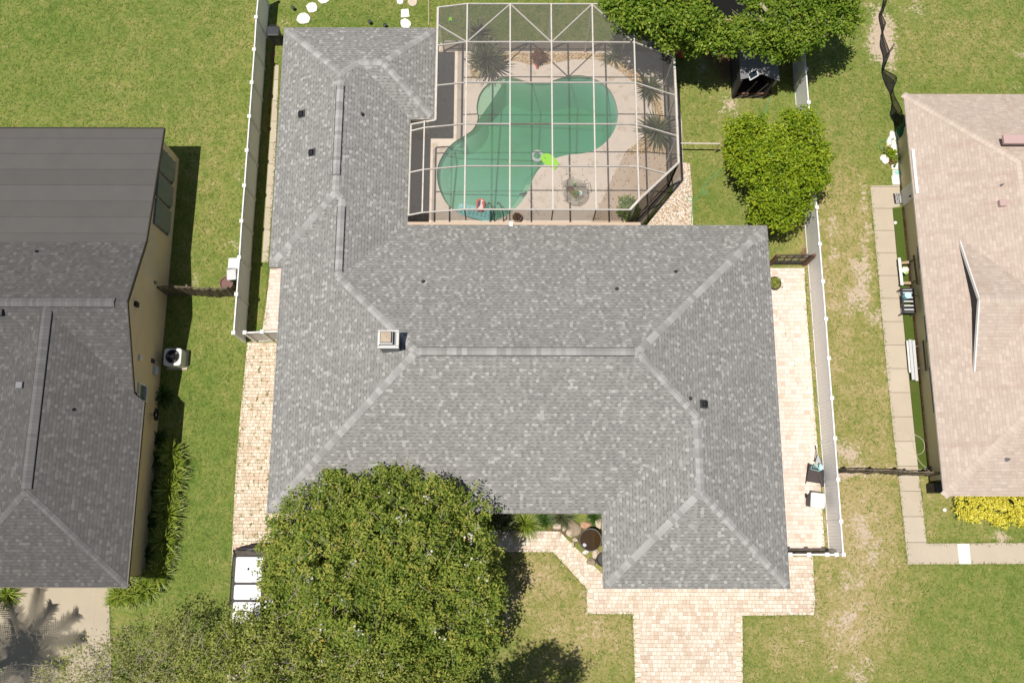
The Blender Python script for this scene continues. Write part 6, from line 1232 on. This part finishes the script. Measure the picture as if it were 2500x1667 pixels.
q = P(2306, 1244, .1); t = thing('ball', "white ball on the grass near the yellow hedge", "ball", (q.x, q.y, 0)); MB().blob((q.x, q.y, .1), (.095, .095, .095), 4, 0, 16, 10).build('skin', 'stone_white', t, smooth=True); MB().lathe([(.01, .194), (.008, .199), (0, .199)], (q.x, q.y, 0), 8).build('valve', 'trim_grey', t)
def Zb(u, v, z): return P(2170 + u / 19.6, 620 + v / 19.6, z)
t = thing('bench', "broken bench with one white plank and bare cross legs on the turf", "bench", Zb(600, 800, 0)); MB().bar(Zb(495, 190, .45), Zb(630, 1500, .45), .13, .04).build('plank', 'bin_white', t)
for a, b in ((Zb(560, 440, .4), Zb(960, 400, .4)), (Zb(650, 1400, .4), Zb(1060, 1390, .4))): MB().bar(a, b, .12, .05).build('cross_beam', 'wood_tan', t); MB().bar(Vector((a.x, a.y, 0)), a, .08).build('leg', 'wood_grey', t); MB().bar(Vector((b.x, b.y, 0)), b, .08).build('leg', 'wood_grey', t)
MB().bar(Zb(1010, 400, .40), Zb(1200, 260, .85), .04).bar(Zb(1110, 1390, .40), Zb(1260, 1290, .85), .04).build('back_support', 'dark_metal', t); MB().bar(Zb(1190, 60, .85), Zb(1360, 1460, .85), .07, .07).build('back_rail', 'wood_grey', t)
q = Zb(720, 790, .46); t = thing('plastic_bag', "crumpled white and green bag on the broken bench", "bag", (q.x, q.y, 0)); MB().blob((q.x + .05, q.y, .52), (.17, .15, .09), 9, .35, 12, 8).blob((q.x - .08, q.y, .5), (.10, .09, .06), 10, .3).build('bag', 'stone_white', t); MB().blob((q.x + .06, q.y - .12, .56), (.08, .06, .05), 11, .3).build('print', 'lime', t)
def Zc(u, v, z): return P(2170 + u / 19.6, 700 + v / 19.6, z)
cA, cB, cC, cD = Zc(620, 90, .6), Zc(1150, 90, .6), Zc(1260, 1240, .6), Zc(710, 1240, .6); t = thing('utility_cart', "black slatted utility cart with white wheels beside the olive wall", "cart", (cA + cC) / 2); k = MB()
for a, b in ((cA, cB), (cB, cC), (cC, cD), (cD, cA)): k.bar(a, b, .06, .08)
k.build('frame', 'dark', t); k = MB()
for s in (.02, .16, .36, .52, .70, .86, .98): k.bar(cA.lerp(cD, s) + Vector((0, 0, -.06)), cB.lerp(cC, s) + Vector((0, 0, -.06)), .07, .03)
k.build('slats', 'bin_grey', t)
for s0_, s1_ in ((.0, .45), (.72, 1.0)): MB().face([cA.lerp(cD, s0_) - Vector((0, 0, .12)), cB.lerp(cC, s0_) - Vector((0, 0, .12)), cB.lerp(cC, s1_) - Vector((0, 0, .12)), cA.lerp(cD, s1_) - Vector((0, 0, .12))]).build('mesh_tray', 'mesh_black', t)
for p in (cA, cB, cC, cD): MB().bar(Vector((p.x, p.y, .05)), p, .05).build('leg', 'dark', t)
for u, v in ((555, 340), (632, 1130)): q = Zc(u, v, .2); tmp = MB().lathe([(0, -.05), (.12, -.05), (.12, .05), (0, .05)], (0, 0, 0), 16); MB().mesh([Matrix.Rotation(R(78), 3, 'Y') @ Vector(p) + q for p in tmp.v], tmp.f).build('wheel', 'bin_white', t)
MB().bar(cB + Vector((.03, -.35, 0)), Zc(1370, 450, 1.0), .03).build('handle', 'dark_metal', t)
q0_, q1_ = Zc(770, 480, .56), Zc(915, 410, .95); t = thing('bucket', "pale blue lidded bucket standing in the black cart", "bucket", (q0_.x, q0_.y, .54)); n0 = 20
rg = lambda c, r_: [(c.x + math.cos(2 * math.pi * k / n0) * r_, c.y + math.sin(2 * math.pi * k / n0) * r_, c.z) for k in range(n0)]
loft([rg(q0_, .15), rg(q1_, .145)]).build('body', 'sky_blue', t); loft([rg(q1_ + Vector((0, 0, .002)), .155), rg(q1_ + Vector((0, 0, .025)), .155), rg(q1_ + Vector((0, 0, .03)), .13)]).build('lid', 'ice_blue', t)
def Zd(u, v, z): return P(1950 + u / 4.273, 600 + v / 4.273, z)
t = thing('picnic_bench', "white slatted bench on the turf near the lower end of the olive wall", "bench", Zd(1190, 1200, 0)); sl = [((1132, 990), (1162, 1322), .35), ((1160, 978), (1196, 1398), .45), ((1196, 985), (1232, 1408), .47)]
for (a, b, z) in sl: MB().bar(Zd(*a, z), Zd(*b, z), .13 if z > .4 else .09, .04).build('plank', 'bin_grey' if z > .4 else 'bin_white', t)
for v in (1050, 1280): a, b = Zd(1140 + (v - 1050) * .1, v, .33), Zd(1225 + (v - 1050) * .1, v, .33); MB().bar(a, b, .06, .05).build('cross_beam', 'wood_grey', t); MB().bar(Vector((a.x + .08, a.y, 0)), a + Vector((.08, 0, 0)), .06).build('leg', 'wood_grey', t); MB().bar(Vector((b.x, b.y, 0)), b, .06).build('leg', 'wood_grey', t); MB().bar(b, Zd(1290 + (v - 1050) * .1, v - 18, .85), .03).build('back_support', 'cage', t)
MB().bar(Zd(1296, 985, .85), Zd(1328, 1305, .85), .06, .06).build('back_rail', 'wood_grey', t)
q = P(2290, 1190, .75); t = thing('utility_box', "black box under the near corner of the pink roof", "box", (q.x, q.y, 0)); MB().box((q.x + .12, q.y, .4), (.62, .42, .8)).build('casing', 'black', t, bevel=.02); MB().box((q.x + .12, q.y, .815), (.56, .36, .03)).build('lid', 'dark', t)
q = P(2284, 1150, .5); t = thing('hose_pile', "dark loose hose coil at the house end of the leaning fence", "hose", (q.x, q.y, 0)); MB().tube(spline([(q.x + math.cos(k * 1.1) * (.16 + .02 * k % .1), q.y + .12 + math.sin(k * 1.1) * .11, .06 + .012 * k) for k in range(22)], 3), .02, 5).build('coil', 'dark', t); MB().tube([(q.x - .3, q.y + .1, .1), (q.x - .05, q.y + .12, .12)], .02, 5).build('tail', 'wood_grey', t)
tag(MB().prism(PP([(2336, 1327), (2365, 1327), (2369, 1376), (2341, 1376)], 0), .03, .05).build('paving_slab', 'stone_white', None, bevel=.006), "bright white slab across the concrete walk below the yellow hedge", "slab")
# leaf litter on the browner deck corner and the pavers
lr_ = np.random.RandomState(6); V = []; var = []
def litter(px, n_, z, s):
    pl_ = PP(px); x0, x1_ = min(p.x for p in pl_), max(p.x for p in pl_); y0, y1_ = min(p.y for p in pl_), max(p.y for p in pl_); k = 0
    while k < n_:
        x, y = lr_.uniform(x0, x1_), lr_.uniform(y0, y1_)
        if inpoly(x, y, pl_):
            a = lr_.rand() * 6.28; d = np.array([math.cos(a), math.sin(a), .15]) * s * (.5 + lr_.rand()); w_ = np.array([-math.sin(a), math.cos(a), .1]) * s * .35; p = np.array([x, y, z + .006]); V.extend([p, p + d * .5 + w_, p + d, p + d * .5 - w_]); var.append(lr_.rand()); k += 1
litter([(1437,540),(1500,425),(1526,374),(1600,350),(1655,350),(1655,400),(1545,530)], 130, .06, .07); litter([(1300,450),(1340,400),(1440,390),(1430,520),(1280,530)], 45, .055, .06); litter([(1432,1440),(1985,1365),(1985,1495),(1812,1500),(1812,1660),(1552,1660),(1545,1498)], 110, .036, .045); litter([(1855,660),(1960,660),(2010,1340),(1940,1340)], 40, .033, .05)
edge_px = [[(604,836),(590,1000),(573,1200),(565,1400)],[(1432,1436),(1432,1498),(1545,1498),(1552,1667)],[(1814,1667),(1812,1502),(1986,1500),(1990,1470),(1984,1358)],[(1180,1347),(1350,1347),(1432,1436)],[(2124,454),(2146,700),(2180,1050),(2216,1377),(2499,1376)],[(2262,1326),(2499,1325)],[(262,1436),(268,1500),(274,1667)],[(2241,1150),(2262,1326)],[(1963,655),(1985,960),(2014,1344)],[(646,800),(655,660),(672,400),(690,160)]]
ev = []; evar = []
for L in edge_px:
    pts = PP(L, .0)
    for a, b in zip(pts[:-1], pts[1:]):
        l = (b - a).length; d = (b - a) / l; nn = np.array([-d.y, d.x, 0])
        for _ in range(int(l * 42)):
            t = lr_.rand(); c = np.array(a.lerp(b, t)); off = lr_.randn() * .045 * (1.0 + .8 * math.sin(c[0] * 3 + c[1] * 2.3)); c = c + nn * off; an = lr_.rand() * 6.28; hd = np.array([math.cos(an), math.sin(an), .5]) * (.05 + .08 * lr_.rand()); sd = np.array([-math.sin(an), math.cos(an), 0]) * .014; c[2] = .02
            ev.extend([c + sd, c - sd, c + hd]); evar.append(.1 + .6 * lr_.rand())
oe = raw_mesh('grass', np.array(ev), np.arange(len(ev)).reshape(-1, 3), 'grass', None, evar); oe['kind'] = 'stuff'; oe['label'] = "grass creeping over the edges of paving and walks"; oe['category'] = "grass"
o = raw_mesh('leaf_litter', np.array(V), np.arange(len(V)).reshape(-1, 4), 'leaf_rust', None, var); o['kind'] = 'stuff'; o['label'] = "dry leaf litter on deck and pavers"; o['category'] = "leaf litter"
